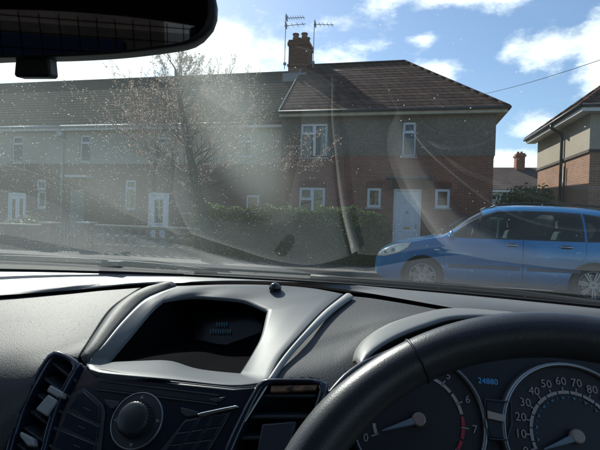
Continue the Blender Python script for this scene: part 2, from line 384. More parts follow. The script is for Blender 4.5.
# door
d = MB(); x0, x1, z0, z1 = dr; fr = .07
d.box(x0, x0+fr, YH+.03, YH+.11, z0, z1); d.box(x1-fr, x1, YH+.03, YH+.11, z0, z1); d.box(x0+fr, x1-fr, YH+.03, YH+.11, z1-fr, z1)
df = d.build('door_frame', PAINT_W, mh, bevel=.006, seg=1)
d = MB(); a0, a1 = x0+fr+.004, x1-fr-.004; dz = z1-fr-z0; d.box(a0, a1, YH+.065, YH+.105, z0, z1-fr-.004)
wd = (a1-a0); 
for (u0, u1, v0, v1) in ((.13, .45, .80, .93), (.55, .87, .80, .93), (.13, .45, .45, .74), (.55, .87, .45, .74), (.13, .45, .08, .36), (.55, .87, .08, .36)):
    p0, p1, q0, q1 = a0+wd*u0, a0+wd*u1, z0+dz*v0, z0+dz*v1
    for (aa, bb, cc, dd) in ((p0, p1, q0, q0+.025), (p0, p1, q1-.025, q1), (p0, p0+.025, q0+.025, q1-.025), (p1-.025, p1, q0+.025, q1-.025)): d.box(aa, bb, YH+.050, YH+.064, cc, dd)
    d.box(p0+.05, p1-.05, YH+.056, YH+.064, q0+.05, q1-.05)
do = d.build('front_door', PAINT_W, mh, bevel=.004, seg=1)
MB().box(a0+wd*.36, a0+wd*.64, YH+.050, YH+.064, z0+dz*.395, z0+dz*.425).build('letterbox', BRASS, do, bevel=.004)
k = MB(); k.tube([Vector((a0+wd*.5+.035*math.cos(t), YH+.045, z0+dz*.66+.05*math.sin(t))) for t in np.linspace(0, 2*PI, 14)[:-1]], .008, 6, closed=True); k.build('knocker', BRASS, do, smooth=True)
MB().box(a1-.10, a1-.07, YH+.035, YH+.064, z0+dz*.40, z0+dz*.48).build('door_handle', BRASS, do, bevel=.004)
MB().box(x0-.15, x1+.15, YH-.45, YH-.001, 0, .17).build('door_step', CONC, mh, bevel=.02)
# canopy over the door
cx0, cx1, cz = PY(386, 178, YH-.4).x, PY(431, 178, YH-.4).x, H(408, 179, YH-.4)
cp = MB().box(cx0, cx1, YH-.62, YH-.001, cz, cz+.085).build('door_canopy', mat('weathered_lead_canopy', (.085, .085, .09), .7, var=.3, vscale=6), mh, bevel=.01)
for xb in (cx0+.14, cx1-.2):
    pr = [(xb, YH-.002, cz-.34)]+[(xb, YH-.002-.42*math.sin(t), cz-.34+.34*(1-math.cos(t))) for t in np.linspace(.25, PI/2, 8)]+[(xb, YH-.002, cz-.002)]
    MB().prism(pr, (.07, 0, 0)).build('bracket', mat('bracket_stone', (.10, .09, .085), .8), cp, bevel=.008)
# roof with hip at right end, verge at left end
ov = .36; ez = ZE+.06; ry = YH+3.4; rz = H(405, 61.5, ry); hx = PY(405, 61, ry).x
ea = (XL-.06, YH-ov, ez); eb = (XR+ov, YH-ov, ez); ec = (XR+ov, YB+ov, ez); ed = (XL-.06, YB+ov, ez); ra = (XL-.06, ry, rz); rb = (hx, ry, rz)
rf = MB(); tiled_slope(rf, ea, eb, ra, rb, 17); tiled_slope(rf, eb, ec, rb, rb, 17); tiled_slope(rf, ec, ed, rb, ra, 17); rf.quad(ea, ra, ed)
roof = rf.build('roof', TILE, mh, fix=False)
rd = MB(); ridge(rd, ra, rb, .08); ridge(rd, rb, eb, .065); ridge(rd, rb, ec, .065); rd.build('ridge_tiles', mat('ridge_tile', (.045, .028, .025), .95, var=.3, vscale=5, spec=.05), roof, smooth=True)
MB().prism([(XL-.10, YH-ov-.02, ez-.06), (XL-.10, ry, rz-.06), (XL-.10, ry, rz+.03), (XL-.10, YH-ov-.02, ez+.03)], (.036, 0, 0)).build('verge', mat('verge_mortar', (.34, .33, .31), .9, var=.3), roof)
MB().box(XL-.06, XR+ov-.02, YH-ov+.03, YH-ov+.055, ez-.19, ez-.012).box(XR+ov-.05, XR+ov-.025, YH-ov+.056, YB+ov-.05, ez-.19, ez-.012).build('fascia', CREAMP, mh)
MB().box(XL-.06, XR+ov-.051, YH-ov+.056, YH-e-.001, ez-.185, ez-.165).box(XR+e+.001, XR+ov-.051, YH-e, YB, ez-.185, ez-.165).build('soffit', CREAMP, mh)
gt = MB(); gt.tube([(XL-.06, YH-ov-.03, ez-.03), (XR+ov+.02, YH-ov-.03, ez-.03)], .055, 8); gt.tube([(XR+ov+.03, YH-ov-.03, ez-.03), (XR+ov+.03, YB+ov, ez-.03)], .055, 8); gt.build('gutter', BLACKP, mh, smooth=True)
# chimney on the ridge
cyc = ry+.1; c0, c1 = PY(288.5, 60, cyc-.4).x, PY(307.5, 60, cyc-.4).x; cyf = cyc-.42; cyb = cyc+.62
ztop = H(298, 39.5, cyf)
ch = MB().box(c0, c1, cyf, cyb, rz-1.0, ztop-.24); ch.box(c0-.05, c1+.05, cyf-.05, cyb+.05, ztop-.24, ztop-.09); ch.box(c0-.02, c1+.02, cyf-.02, cyb+.02, ztop-.09, ztop)
ch.box(c0-.04, c1+.04, cyf-.04, cyb+.04, ztop-1.15, ztop-1.06)
cho = ch.build('chimney', brick_mat('chimney_brick', (.22, .075, .04), (.10, .042, .03), (.14, .11, .09), bump=.6), roof)
MB().box(c0-.09, c1+.09, cyf-.55, cyf-.045, ztop-1.98, ztop-1.62).build('lead_flashing', LEAD, roof, bevel=.01).modifiers.clear()
for i, (fx, fy) in enumerate(((.28, .25), (.74, .25), (.28, .75), (.74, .75))):
    px_, py_ = c0+(c1-c0)*fx, cyf+(cyb-cyf)*fy; p = MB()
    p.bar((px_, py_, ztop-.02), (px_, py_, ztop+.03), .17, 14); p.bar((px_, py_, ztop+.03), (px_, py_, ztop+.30), .145, 14, .125); p.bar((px_, py_, ztop+.30), (px_, py_, ztop+.35), .15, 14)
    p.build('chimney_pot', POT, roof, smooth=True)
# aerials
def aerial(name, label, x, z0, z1, booms):
    a = MB(); y = cyf-.07; a.bar((x, y, z0), (x, y, z1), .018, 6); a.box(x-.05, x+.05, y-.03, y+.09, z0+.2, z0+.3)
    t = tag(a.build(name, METAL), label, 'aerial', 'aerials on the chimney')
    for (z, xa, xb, tilt, els) in booms:
        m_ = MB(); m_.bar((xa, y, z+tilt*(xa-x)), (xb, y, z+tilt*(xb-x)), .014, 6)
        for k in range(els):
            ex = xa+(xb-xa)*(k+.5)/els; m_.bar((ex, y-.22, z+tilt*(ex-x)), (ex, y+.22, z+tilt*(ex-x)), .010, 5)
        if els > 3: m_.box(xa+.05, xa+.08, y-.14, y+.14, z-.10, z+.14)
        m_.build('boom', METAL, t)
xa = PY(286, 30, cyf).x
aerial('tv_aerial', 'tall aerial with two stacked booms strapped to the left side of the chimney', xa, ztop-1.3, H(286, 17, cyf),
       [(H(286, 19, cyf), xa-.03, PY(305, 17, cyf).x, -.02, 8), (H(286, 26.5, cyf), xa-.05, PY(306, 25, cyf).x, .03, 4)])
xa = PY(314.5, 30, cyf).x
aerial('tv_aerial', 'thin aerial with one boom pointing right, on the right side of the chimney', xa, ztop-1.3, H(314.5, 25, cyf), [(H(314.5, 25, cyf), xa-.03, PY(334, 27.5, cyf).x, -.09, 5)])

# --- terraced houses on the left
YT = 18.6; ryT = YT+3.3; rzT = H(200, 76.8, ryT)
bounds = [X(-150, YT), X(64, YT)-7.3, X(64, YT), X(172, YT), XL-.12]
bounds = [X(64, YT)-13, X(64, YT)-6.4, X(64, YT), X(64, YT)+5.55, XL-.12]
TZC, TZE = 3.5, 5.12
specs = [
 ('terraced house at the far left end of the terrace', [], []),
 ('terraced house with narrow white double doors, left of the tall grey downpipe', [(12, 23, 136, 163, 'top', 'none'), (-20, -8, 137, 165, 'top', 'net')], [(36.5, 46, 179.5, 189.5, 'plain', 'net'), (37, 46, 191, 208.5, 'plain', 'none')]),
 ('terraced house with wide white glazed door, behind the bare tree', [(80, 91, 135, 162, 'top', 'none'), (155, 168, 137, 160, 'top', 'none')], [(125, 135.5, 180, 209, 'top', 'net'), (181, 191.5, 194, 213, 'plain', 'none')]),
 ('terraced house with pale cream upper wall and white fascia joined to the brown tiled house', [(238, 252, 135, 157, 'top', 'net')], [(246, 259, 195, 212, 'plain', 'orange')])]
doors = {1: (7, 25.5, 192.5, 240, 2), 2: (147.5, 168.5, 192.5, 240, 1)}
for i in range(4):
    xa, xb = bounds[i], bounds[i+1]-.004
    t = empty('terraced_house', ((xa+xb)/2, YT+3.3, 0), specs[i][0], 'house', 'houses across the road')
    ups = [wr(*q[:4], YT) for q in specs[i][1]]; los = [wr(*q[:4], YT) for q in specs[i][2]]; ds = []
    if i in doors:
        q = doors[i]; D = wr(*q[:4], YT); D = (D[0], D[1], .25, D[3]); ds = [D]
    bk = BRICK_P
    mb = MB(); wall_rect(mb, xa, xb, 0, TZC, los+ds, YT, .13); wall_rect(mb, xa, xb, 0, TZC, [], YT+6.6, .1); wall_rect(mb, YT, YT+6.6, 0, TZC, [], xa+.002, .1, axis='y'); mb.build('brick_wall', bk, t, fix=False)
    mb = MB(); wall_rect(mb, xa, xb, TZC, TZE+.1, ups, YT-.03, .16); wall_rect(mb, xa, xb, TZC, TZE+.1, [], YT+6.63, .1); wall_rect(mb, YT-.03, YT+6.63, TZC, TZE+.1, [], xa+.001, .1, axis='y'); mb.quad((xa, YT-.03, TZC), (xb, YT-.03, TZC), (xb, YT, TZC), (xa, YT, TZC))
    mb.build('rendered_wall', PEB_L, t, fix=False)
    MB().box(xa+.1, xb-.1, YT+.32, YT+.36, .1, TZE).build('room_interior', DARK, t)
    for q, s in zip(ups, specs[i][1]): window(t, *q, YT, s[4], s[5])
    for q, s in zip(los, specs[i][2]): window(t, *q, YT, s[4], s[5])
    for D in ds:
        x0, x1, z0, z1 = D; n = doors[i][4]
        o = MB().box(x0, x0+.1, YT+.03, YT+.11, z0, z1).box(x1-.1, x1, YT+.03, YT+.11, z0, z1).box(x0+.1, x1-.1, YT+.03, YT+.11, z1-.12, z1).build('door_frame', UPVC, t, bevel=.006, seg=1)
        d = MB(); dw = (x1-x0-.2)/n
        for k in range(n):
            p0, p1 = x0+.1+dw*k+.003, x0+.1+dw*(k+1)-.003; s_ = .11 if n == 2 else .2; zz = z0+.1 if n == 2 else z0+.7
            d.box(p0, p0+s_, YT+.055, YT+.1, z0, z1-.125); d.box(p1-s_, p1, YT+.055, YT+.1, z0, z1-.125); d.box(p0+s_, p1-s_, YT+.055, YT+.1, z1-.3, z1-.125); d.box(p0+s_, p1-s_, YT+.055, YT+.1, z0, zz)
            if n == 1:
                for j in (1, 2): d.box(p0+s_, p1-s_, YT+.06, YT+.09, zz+(z1-.3-zz)*j/3-.015, zz+(z1-.3-zz)*j/3+.015)
                d.box((p0+p1)/2-.015, (p0+p1)/2+.015, YT+.062, YT+.088, zz, z1-.3)
        o2 = d.build('door', UPVC, t, bevel=.006, seg=1)
        MB().quad((x0+.12, YT+.08, z0+.1), (x1-.12, YT+.08, z0+.1), (x1-.12, YT+.08, z1-.2), (x0+.12, YT+.08, z1-.2)).build('pane', GLASS, o2, fix=False)
        MB().box(x0-.1, x1+.1, YT-.4, YT-.001, 0, .24).build('door_step', CONC, t, bevel=.02)
    rf = MB(); tiled_slope(rf, (xa, YT-.33, TZE+.05), (xb, YT-.33, TZE+.05), (xa, ryT, rzT), (xb, ryT, rzT), 18, .008); tiled_slope(rf, (xb, YT+6.95, TZE+.05), (xa, YT+6.95, TZE+.05), (xb, ryT, rzT), (xa, ryT, rzT), 14)
    if i == 0: rf.quad((xa, YT-.33, TZE+.05), (xa, ryT, rzT), (xa, YT+6.95, TZE+.05))
    ro = rf.build('roof', TILE_G, t, fix=False)
    rd = MB(); ridge(rd, (xa, ryT, rzT), (xb, ryT, rzT), .1); rd.build('ridge_tiles', TILE_G, ro, smooth=True)
    MB().box(xa, xb, YT-.31, YT-.28, TZE-.15, TZE+.04).build('fascia', WHITEF, t); MB().box(xa, xb, YT-.279, YT-.035, TZE-.14, TZE-.12).build('soffit', WHITEF, t)
    MB().tube([(xa, YT-.37, TZE+.01), (xb, YT-.37, TZE+.01)], .055, 8).build('gutter', GREYP if i < 3 else BLACKP, t, smooth=True)
    if i == 1:
        pipe(t, [(xb-.10, YT-.36, TZE-.04), (xb-.10, YT-.12, TZE-.4), (xb-.10, YT-.07, TZE-.55), (xb-.10, YT-.07, .1)], GREYP, .05)
        MB().box(xb-.24, xb+.0, YT-.34, YT-.10, TZE-.42, TZE-.16).build('hopper', GREYP, t, bevel=.02)
    if i == 2:
        MB().box(X(67, YT-.3), X(88, YT-.3), YT-.5, YT-.001, H(78, 177.5, YT-.3), H(78, 175.5, YT-.3)).build('door_canopy', WHITEF, t, bevel=.008)
        D2 = X(70, YT), X(84, YT)
        MB().box(D2[0], D2[1], YT-.02, YT-.001, .25, 2.3).build('door', mat('dull_painted_door', (.26, .25, .22), .6), t)
# --- right-hand house
YR, YRB = 16.3, 21.6
nr_, fr_ = PY(590, 150, YR), PY(538.5, 160, YRB)
XA = (nr_.x+fr_.x)/2; ZC2, ZE2 = 3.72, 5.02; XB = XA+7.5
YR = 16.3; XA = nr_.x
rh = empty('corner_house', (XA+3.7, YR+2.7, 0), 'sunlit house at the right edge, orange brick below buff render, black downpipe', 'house', 'houses across the road')
# slightly turned house: built axis-aligned about its near corner, then turned
turn = math.atan2(nr_.x-fr_.x, YRB-YR)
def tr(o):
    o.matrix_world = Matrix.Translation(rh.location) @ o.matrix_world
def rot_mb(m_):
    c, s_ = math.cos(turn), math.sin(turn); m_.v = [(XA+(x-XA)*c-(y-YR)*s_, YR+(x-XA)*s_+(y-YR)*c, z) for x, y, z in m_.v]; return m_
LEN = 5.35
mb = MB(); wall_rect(mb, XA, XB, 0, ZC2, [], YR, .1); wall_rect(mb, YR, YR+LEN, 0, ZC2, [], XA, .1, axis='y'); wall_rect(mb, XA, XB, 0, ZC2, [], YR+LEN, .1); wall_rect(mb, YR, YR+LEN, 0, ZC2, [], XB, .1, axis='y'); rot_mb(mb).build('brick_wall', BRICK_L, rh, fix=False)
q = .03; mb = MB(); wall_rect(mb, XA-q, XB+q, ZC2, ZE2, [], YR-q, .1); wall_rect(mb, YR-q, YR+LEN+q, ZC2, ZE2, [], XA-q, .1, axis='y'); wall_rect(mb, XA-q, XB+q, ZC2, ZE2, [], YR+LEN+q, .1); rot_mb(mb).build('rendered_wall', PEB_R, rh, fix=False)
rot_mb(MB().box(XA-.05, XA-q-.001, YR-.05, YR+LEN+.05, ZC2-.09, ZC2-.001).box(XA-q, XB, YR-.05, YR-q-.001, ZC2-.09, ZC2-.001)).build('drip_course', mat('brown_course', (.07, .05, .045), .8), rh)
o2 = .42; e1, e2, e3, e4 = (XA-o2, YR-o2, ZE2), (XB+o2, YR-o2, ZE2), (XB+o2, YR+LEN+o2, ZE2), (XA-o2, YR+LEN+o2, ZE2); p1, p2 = (XA+2.6, YR+LEN/2, ZE2+2.35), (XB-2.6, YR+LEN/2, ZE2+2.35)
rf = MB(); tiled_slope(rf, e1, e2, p1, p2, 12); tiled_slope(rf, e2, e3, p2, p2, 12); tiled_slope(rf, e3, e4, p2, p1, 12); tiled_slope(rf, e4, e1, p1, p1, 12)
ro = rot_mb(rf).build('roof', TILE, rh, fix=False)
rd = MB(); ridge(rd, p1, p2); ridge(rd, p1, e1, .09); ridge(rd, p1, e4, .09); rot_mb(rd).build('ridge_tiles', TILE, ro, smooth=True)
rot_mb(MB().box(XA-o2+.01, XA-o2+.035, YR-o2+.01, YR+LEN+o2-.01, ZE2-.2, ZE2-.02).box(XA-o2+.036, XB+o2, YR-o2+.01, YR-o2+.035, ZE2-.2, ZE2-.02)).build('fascia', WHITEF, rh)
rot_mb(MB().box(XA-o2+.036, XA-q-.001, YR-o2+.036, YR+LEN+o2, ZE2-.19, ZE2-.17).box(XA-q, XB, YR-o2+.036, YR-q-.001, ZE2-.19, ZE2-.17)).build('soffit', WHITEF, rh)
rot_mb(MB().tube([(XA-o2-.04, YR-o2, ZE2-.03), (XA-o2-.04, YR+LEN+o2, ZE2-.03)], .06, 8).tube([(XA-o2, YR-o2-.04, ZE2-.03), (XB+o2, YR-o2-.04, ZE2-.03)], .06, 8)).build('gutter', BLACKP, rh, smooth=True)
yd = YR+LEN*.42
rot_mb(MB().tube([(XA-o2-.04, yd, ZE2-.08), (XA-o2-.04, yd, ZE2-.2), (XA-.12, yd, ZE2-.42), (XA-.10, yd, ZE2-.6), (XA-.10, yd, .1)], .05, 8)).build('downpipe', BLACKP, rh, smooth=True)
rot_mb(MB().tube([(XA-.07, yd-.22, ZC2-.3), (XA-.07, yd-.22, .1)], .03, 8)).build('downpipe', BLACKP, rh, smooth=True, label='thin short black pipe')
# --- far house between the two
YF = 48.0
fa, fb = X(486, YF), X(566, YF)+4; fz = H(515, 190, YF); frz = H(515, 167.5, YF+4)
fh = empty('far_house', ((fa+fb)/2, YF+4, 0), 'small distant brown-roofed house with one chimney, seen between two nearer houses', 'house', 'houses across the road')
wn = wr(492, 501, 191.5, 200, YF)
mb = MB(); wall_rect(mb, fa-6, fb, 0, fz, [wn], YF, .1); wall_rect(mb, fa-6, fb, 0, fz, [], YF+8, .1); wall_rect(mb, YF, YF+8, 0, fz, [], fb, .1, axis='y'); mb.build('wall', PEB_L, fh, fix=False)
rf = MB(); tiled_slope(rf, (fa-6, YF-.4, fz), (fb+.3, YF-.4, fz), (fa-6, YF+4, frz), (fb+.3, YF+4, frz), 12); tiled_slope(rf, (fb+.3, YF+8.4, fz), (fa-6, YF+8.4, fz), (fb+.3, YF+4, frz), (fa-6, YF+4, frz), 12); rf.quad((fb, YF, fz), (fb, YF+8, fz), (fb, YF+4, frz))
ro = rf.build('roof', mat('far_brown_tile', (.10, .062, .052), .85, var=.3, vscale=1), fh, fix=False)
cxa, cxb = X(514.5, YF+3.4), X(523, YF+3.4); zt = H(519, 153, YF+3.4)
MB().box(cxa, cxb, YF+3.4, YF+4.6, frz-1, zt).box(cxa-.1, cxb+.1, YF+3.3, YF+4.7, zt-.35, zt-.15).build('chimney', BRICK, ro)
for t_ in (.3, .7): MB().bar((cxa+(cxb-cxa)*t_, YF+4, zt-.02), (cxa+(cxb-cxa)*t_, YF+4, zt+.22), .13, 10, .11).build('chimney_pot', POT, ro, smooth=True)
MB().box(fa-6, fb, YF-.45, YF-.3, fz-.25, fz-.05).build('fascia', WHITEF, fh)
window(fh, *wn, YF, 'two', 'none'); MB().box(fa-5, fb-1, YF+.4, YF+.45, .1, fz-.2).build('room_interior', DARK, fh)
MB().tube([(X(520, YF), YF-.1, fz), (X(520, YF), YF-.1, .2)], .07, 8).build('downpipe', WHITEF, fh)
# fence between the houses
f = MB(); xx0, xx1 = XR+.3, XA-.3
f.box(xx0, xx1, 22.4, 22.45, 0, 1.75)
for k in range(int((xx1-xx0)/.14)): f.box(xx0+k*.14, xx0+k*.14+.125, 22.37, 22.399, .05, 1.78)
tag(f.build('fence', mat('brown_fence', (.16, .10, .06), .9, var=.3, vscale=3)), 'brown boarded garden fence in the gap between the two nearer houses', 'fence')
# overhead wires
def wire(name, label, a, b, sag, r=.007):
    a = Vector(a); b = Vector(b); pts = [a.lerp(b, t)-Vector((0, 0, sag*4*t*(1-t))) for t in np.linspace(0, 1, 24)]
    tag(MB().tube(pts, r, 5).build(name, BLACKP), label, 'wire', 'overhead wires')
wire('overhead_wire', 'thin dark wire rising to the right across the sky above the gap between houses', PY(478, 95, YH+1), PY(640, 46, 9), .08)
wire('overhead_wire', 'thin dark wire sagging in front of the left terrace roof behind the tree', PY(150, 96, 16), PY(281, 114, 16.9), .25)

# ------------------------------------------------------------------ hedge, bush, tree, walls
LEAF = None
def leaf_mat(name, a, b):
    m, N, L, bs = new_mat(name); bs.inputs['Roughness'].default_value = .55; bs.inputs['Specular IOR Level'].default_value = .3
    g_ = N.new('ShaderNodeNewGeometry'); r = N.new('ShaderNodeMix'); r.data_type = 'RGBA'
    r.inputs[6].default_value = (*a, 1); r.inputs[7].default_value = (*b, 1); L.new(g_.outputs['Random Per Island'], r.inputs[0]); L.new(r.outputs[2], bs.inputs['Base Color'])
    t = N.new('ShaderNodeBsdfTranslucent'); L.new(r.outputs[2], t.inputs[0]); mx = N.new('ShaderNodeMixShader'); mx.inputs[0].default_value = .3
    L.new(bs.outputs[0], mx.inputs[1]); L.new(t.outputs[0], mx.inputs[2]); L.new(mx.outputs[0], N['Material Output'].inputs[0]); return m
HEDGE = leaf_mat('hedge_leaf', (.04, .085, .02), (.15, .21, .06)); BUSH = leaf_mat('bush_leaf', (.022, .055, .018), (.07, .13, .04))
TWIG_SHADE = mat('wood_and_hedge_shade', (.025, .025, .015), .9)
rng = np.random.default_rng(5)
def leaves(mb, P, Nn, size):
    n = len(P); a = rng.normal(size=(n, 3)); a /= np.linalg.norm(a, axis=1)[:, None]
    nn = Nn+rng.normal(size=(n, 3))*.6; nn /= np.linalg.norm(nn, axis=1)[:, None]
    t = np.cross(nn, a); t /= np.linalg.norm(t, axis=1)[:, None]; b = np.cross(nn, t); s = size*(.6+.8*rng.random(n))[:, None]
    V = np.stack([P-t*s, P-b*s*.5, P+t*s, P+b*s*.5], 1).reshape(-1, 3); k = len(mb.v)
    mb.v += [tuple(x) for x in V]; mb.f += [(k+4*i, k+4*i+1, k+4*i+2, k+4*i+3) for i in range(n)]; mb.mi += [0]*n
def lump(p): return .06*np.sin(p[..., 0]*3.1+1)+.05*np.sin(p[..., 0]*7.3+p[..., 2]*4)+.03*np.sin(p[..., 1]*6+p[..., 0]*13)
hx0, hx1, hy0, hy1, hz = X(192, 12.6), PY(390, 215, 12.6).x, 12.5, 13.45, H(300, 208.8, 12.6)
def hedge_mesh():
    mb = MB(); n = 26000
    u = rng.random((n, 3)); P = np.empty((n, 3)); Nn = np.zeros((n, 3)); k = rng.random(n)
    L_ = hx1-hx0
    fr_, tp, sd_ = k < .55, (k >= .55) & (k < .88), k >= .88
    P[fr_] = np.stack([hx0+L_*u[fr_, 0], np.full(fr_.sum(), hy0), .1+(hz-.1)*u[fr_, 1]], 1); Nn[fr_] = (0, -1, .2)
    P[tp] = np.stack([hx0+L_*u[tp, 0], hy0+(hy1-hy0)*u[tp, 1], np.full(tp.sum(), hz)], 1); Nn[tp] = (0, 0, 1)
    sx = np.where(rng.random(sd_.sum()) < .3, hx0, hx1)
    P[sd_] = np.stack([sx, hy0+(hy1-hy0)*u[sd_, 1], .1+(hz-.1)*u[sd_, 2]], 1); Nn[sd_] = (1, 0, 0)
    # round the top at the right-hand end, uneven clipping
    d = np.clip((P[:, 0]-(hx1-.55))/.55, 0, 1); P[:, 2] -= (1-np.sqrt(1-d**2*.9))*.75*(P[:, 2]/hz)
    e_ = np.clip((P[:, 2]-hz+.15)/.15, 0, 1); P[:, 1] += e_*.08*(P[:, 1] < hy0+.2)
    P += Nn*(lump(P)+rng.normal(size=n)*.018)[:, None]; leaves(mb, P, Nn, .026)
    return mb
h = empty('privet_hedge', ((hx0+hx1)/2, 13, 0), 'long clipped dark green hedge with sunlit top in front of the brown tiled house', 'hedge')
hedge_mesh().build('foliage', HEDGE, h, fix=False)
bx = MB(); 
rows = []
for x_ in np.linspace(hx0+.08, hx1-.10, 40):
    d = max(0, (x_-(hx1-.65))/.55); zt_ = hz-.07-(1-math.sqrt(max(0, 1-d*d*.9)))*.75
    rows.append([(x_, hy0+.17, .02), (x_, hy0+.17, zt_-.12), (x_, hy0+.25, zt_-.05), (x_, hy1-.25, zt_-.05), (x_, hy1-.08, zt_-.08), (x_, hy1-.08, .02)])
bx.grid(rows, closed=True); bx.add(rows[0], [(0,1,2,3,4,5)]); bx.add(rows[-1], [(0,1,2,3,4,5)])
bx.build('shade_core', TWIG_SHADE, h)  # solid dark core, coloured as the shade behind the leaves
# bush behind the blue car
def bush(name, label, c, rx, ry_, rz_, n, size, m, seed):
    r2 = np.random.default_rng(seed); t = empty(name, (c[0], c[1], 0), label, 'bush'); mb = MB()
    cl = r2.normal(size=(70, 3)); cl /= np.linalg.norm(cl, axis=1)[:, None]; cl *= (.55+.42*r2.random(70))[:, None]
    id_ = r2.integers(0, 70, n); d = r2.normal(size=(n, 3)); d /= np.linalg.norm(d, axis=1)[:, None]
    P = cl[id_]+d*(.10+.20*r2.random((n, 1))**.5); P = P*np.array([rx, ry_, rz_])+np.array(c); P[:, 2] = np.maximum(P[:, 2], .05)
    leaves(mb, P, d+np.array([0, 0, .4]), size); mb.build('foliage', m, t, fix=False)
    s = MB()
    for k in range(26):
        e_ = cl[k]*np.array([rx, ry_, rz_])*.9+np.array(c); s.bar((c[0]+r2.normal()*.1, c[1]+r2.normal()*.1, 0), e_, .03, 5, .008)
    s.build('stem', TWIG_SHADE, t); return t
bc = PY(532, 200, 15.0)
bush('shrub', 'dark green bushy shrub rising behind the roof of the blue car', (bc.x, 15.0, 1.15), 1.05, .9, 1.28, 15000, .05, BUSH, 3)
bc = PY(24, 232, 13.2)
bush('shrub', 'small sparse grey-green bush behind the low wall below the double doors', (bc.x, 13.2, .5), 1.0, .6, .55, 5000, .04, leaf_mat('grey_leaf', (.10, .13, .08), (.2, .22, .14)), 8)
# bare tree with buds
BARK = mat('bark', (.15, .115, .09), .95, var=.4, vscale=14, bump=.6, bscale=40)
BUD = leaf_mat('bud', (.38, .25, .20), (.60, .48, .40))
def tree():
    rr = random.Random(11); TY = 11.4; base = PY(210, 262, TY); base.z = .1
    t = empty('bare_tree', base, 'bare street tree with thin budding twigs standing on the pavement left of the hedge', 'tree')
    tr_ = MB(); lb = MB(); bd = []
    pts = [base, PY(204, 220, TY), PY(195, 180, TY+.05), PY(187, 140, TY+.1), PY(181, 105, TY+.1), PY(177, 85, TY+.1), PY(176, 70, TY+.1)]
    pp = catmull(pts, 20)
    tr_.tube(pp, lambda i: .195-.150*(i/19)**.7+(.05 if i == 0 else 0), 12); tr_.build('trunk', mat('trunk_bark', (.075, .06, .045), .95, var=.45, vscale=12, bump=.7, bscale=40), t, smooth=True)
    segs = []
    def grow(p, d, L_, r, lvl):
        n = 4 if lvl < 2 else 3; q = p.copy()
        for k in range(n):
            d = (d+Vector((rr.gauss(0, .13), rr.gauss(0, .13), rr.gauss(.06, .10)))).normalized()
            q2 = q+d*(L_/n); ra, rb = r*(1-.75*k/n), r*(1-.75*(k+1)/n)
            lb.bar(q, q2, max(ra, .0035), 5 if lvl < 2 else 3, max(rb, .003), cap=False)
            if lvl >= 2:
                for _ in range(3): bd.append(q.lerp(q2, rr.random()))
            if lvl < 4:
                for _ in range(1 if lvl else 2):
                    if rr.random() < (.9 if lvl < 3 else .8):
                        ax = d.orthogonal().normalized(); ax.rotate(Matrix.Rotation(rr.uniform(0, 2*PI), 3, d))
                        nd = (d*.75+ax*rr.uniform(.5, .95)+Vector((0, 0, .30))).normalized()
                        grow(q2, nd, L_*rr.uniform(.52, .72), max(rb*.75, .004), lvl+1)
            q = q2
        if lvl < 4: grow(q, d, L_*.6, r*.3, lvl+1)
    for i in range(6, 20):
        k = 3 if i < 13 else (2 if i < 16 else 1)
        for _ in range(k):
            a = rr.uniform(0, 2*PI); rise = rr.uniform(.15, .8)+(i-6)*.04
            grow(pp[i], Vector((math.cos(a), math.sin(a)*.8, rise)).normalized(), rr.uniform(1.0, 1.7)*max(.35, 1.2-.07*(i-6)), .026, 1)
    # the low branch that reaches right, in front of the brown tiled house
    for tgt in ((320, 155, 11.0), (312, 165, 11.2), (300, 172, 11.5), (300, 140, 11)):
        e_ = PY(*tgt); s_ = pp[7]; d = (e_-s_); m_ = catmull([s_, s_+d*.5+Vector((0, 0, .12)), e_], 7)
        lb.tube(m_, lambda i: .02-.0025*i, 5)
        for q in m_[3:]:
            for _ in range(2): grow(q, (d.normalized()+Vector((rr.gauss(0, .3), rr.gauss(0, .3), rr.gauss(.25, .35)))).normalized(), .42, .006, 3)
    lb.build('branches', BARK, t, fix=False)
    mb = MB(); P = np.array([tuple(p) for p in bd]); P = P[rng.permutation(len(P))[:36000]]; P = P+rng.normal(size=P.shape)*.02
    leaves(mb, P, rng.normal(size=P.shape), .021); mb.build('buds', BUD, t, fix=False)
    print('tree segs', len(lb.f), 'buds', len(bd))
tree()
# screen-block wall and gate piers
YW = 12.45; wx0, wx1 = X(94, YW), X(204, YW); zc_ = H(150, 226.3, YW)
sw = empty('screen_wall', ((wx0+wx1)/2, YW, 0), 'low garden wall of pierced concrete blocks with ring pattern under a pale coping', 'wall')
BL = mat('pale_concrete_block', (.30, .29, .26), .9, var=.15, bump=.3, bscale=80)
MB().box(wx0, wx1, YW, YW+.14, zc_-.06, zc_).build('coping', CONC, sw, bevel=.01)
MB().box(wx0, wx1, YW+.01, YW+.13, .1, zc_-.62).build('base_course', BRICK_P, sw)
b_ = MB(); cs = .28; nx = int((wx1-wx0)/cs); cs = (wx1-wx0)/nx
for j in range(2):
    for i in range(nx):
        cx, cz2 = wx0+cs*(i+.5), zc_-.06-.28*(j+.5)
        ring = [Vector((cx+.115*math.cos(a_), YW+.07, cz2+.115*math.sin(a_))) for a_ in np.linspace(0, 2*PI, 17)[:-1]]
        b_.tube(ring, .018, 4, closed=True); h2 = .137
        b_.box(cx-h2, cx+h2, YW+.03, YW+.11, cz2+h2-.02, cz2+h2-.001); b_.box(cx-h2, cx+h2, YW+.03, YW+.11, cz2-h2+.001, cz2-h2+.02); b_.box(cx-h2, cx-h2+.02, YW+.03, YW+.11, cz2-h2+.021, cz2+h2-.021); b_.box(cx+h2-.02, cx+h2, YW+.03, YW+.11, cz2-h2+.021, cz2+h2-.021)
b_.build('pierced_blocks', BL, sw)
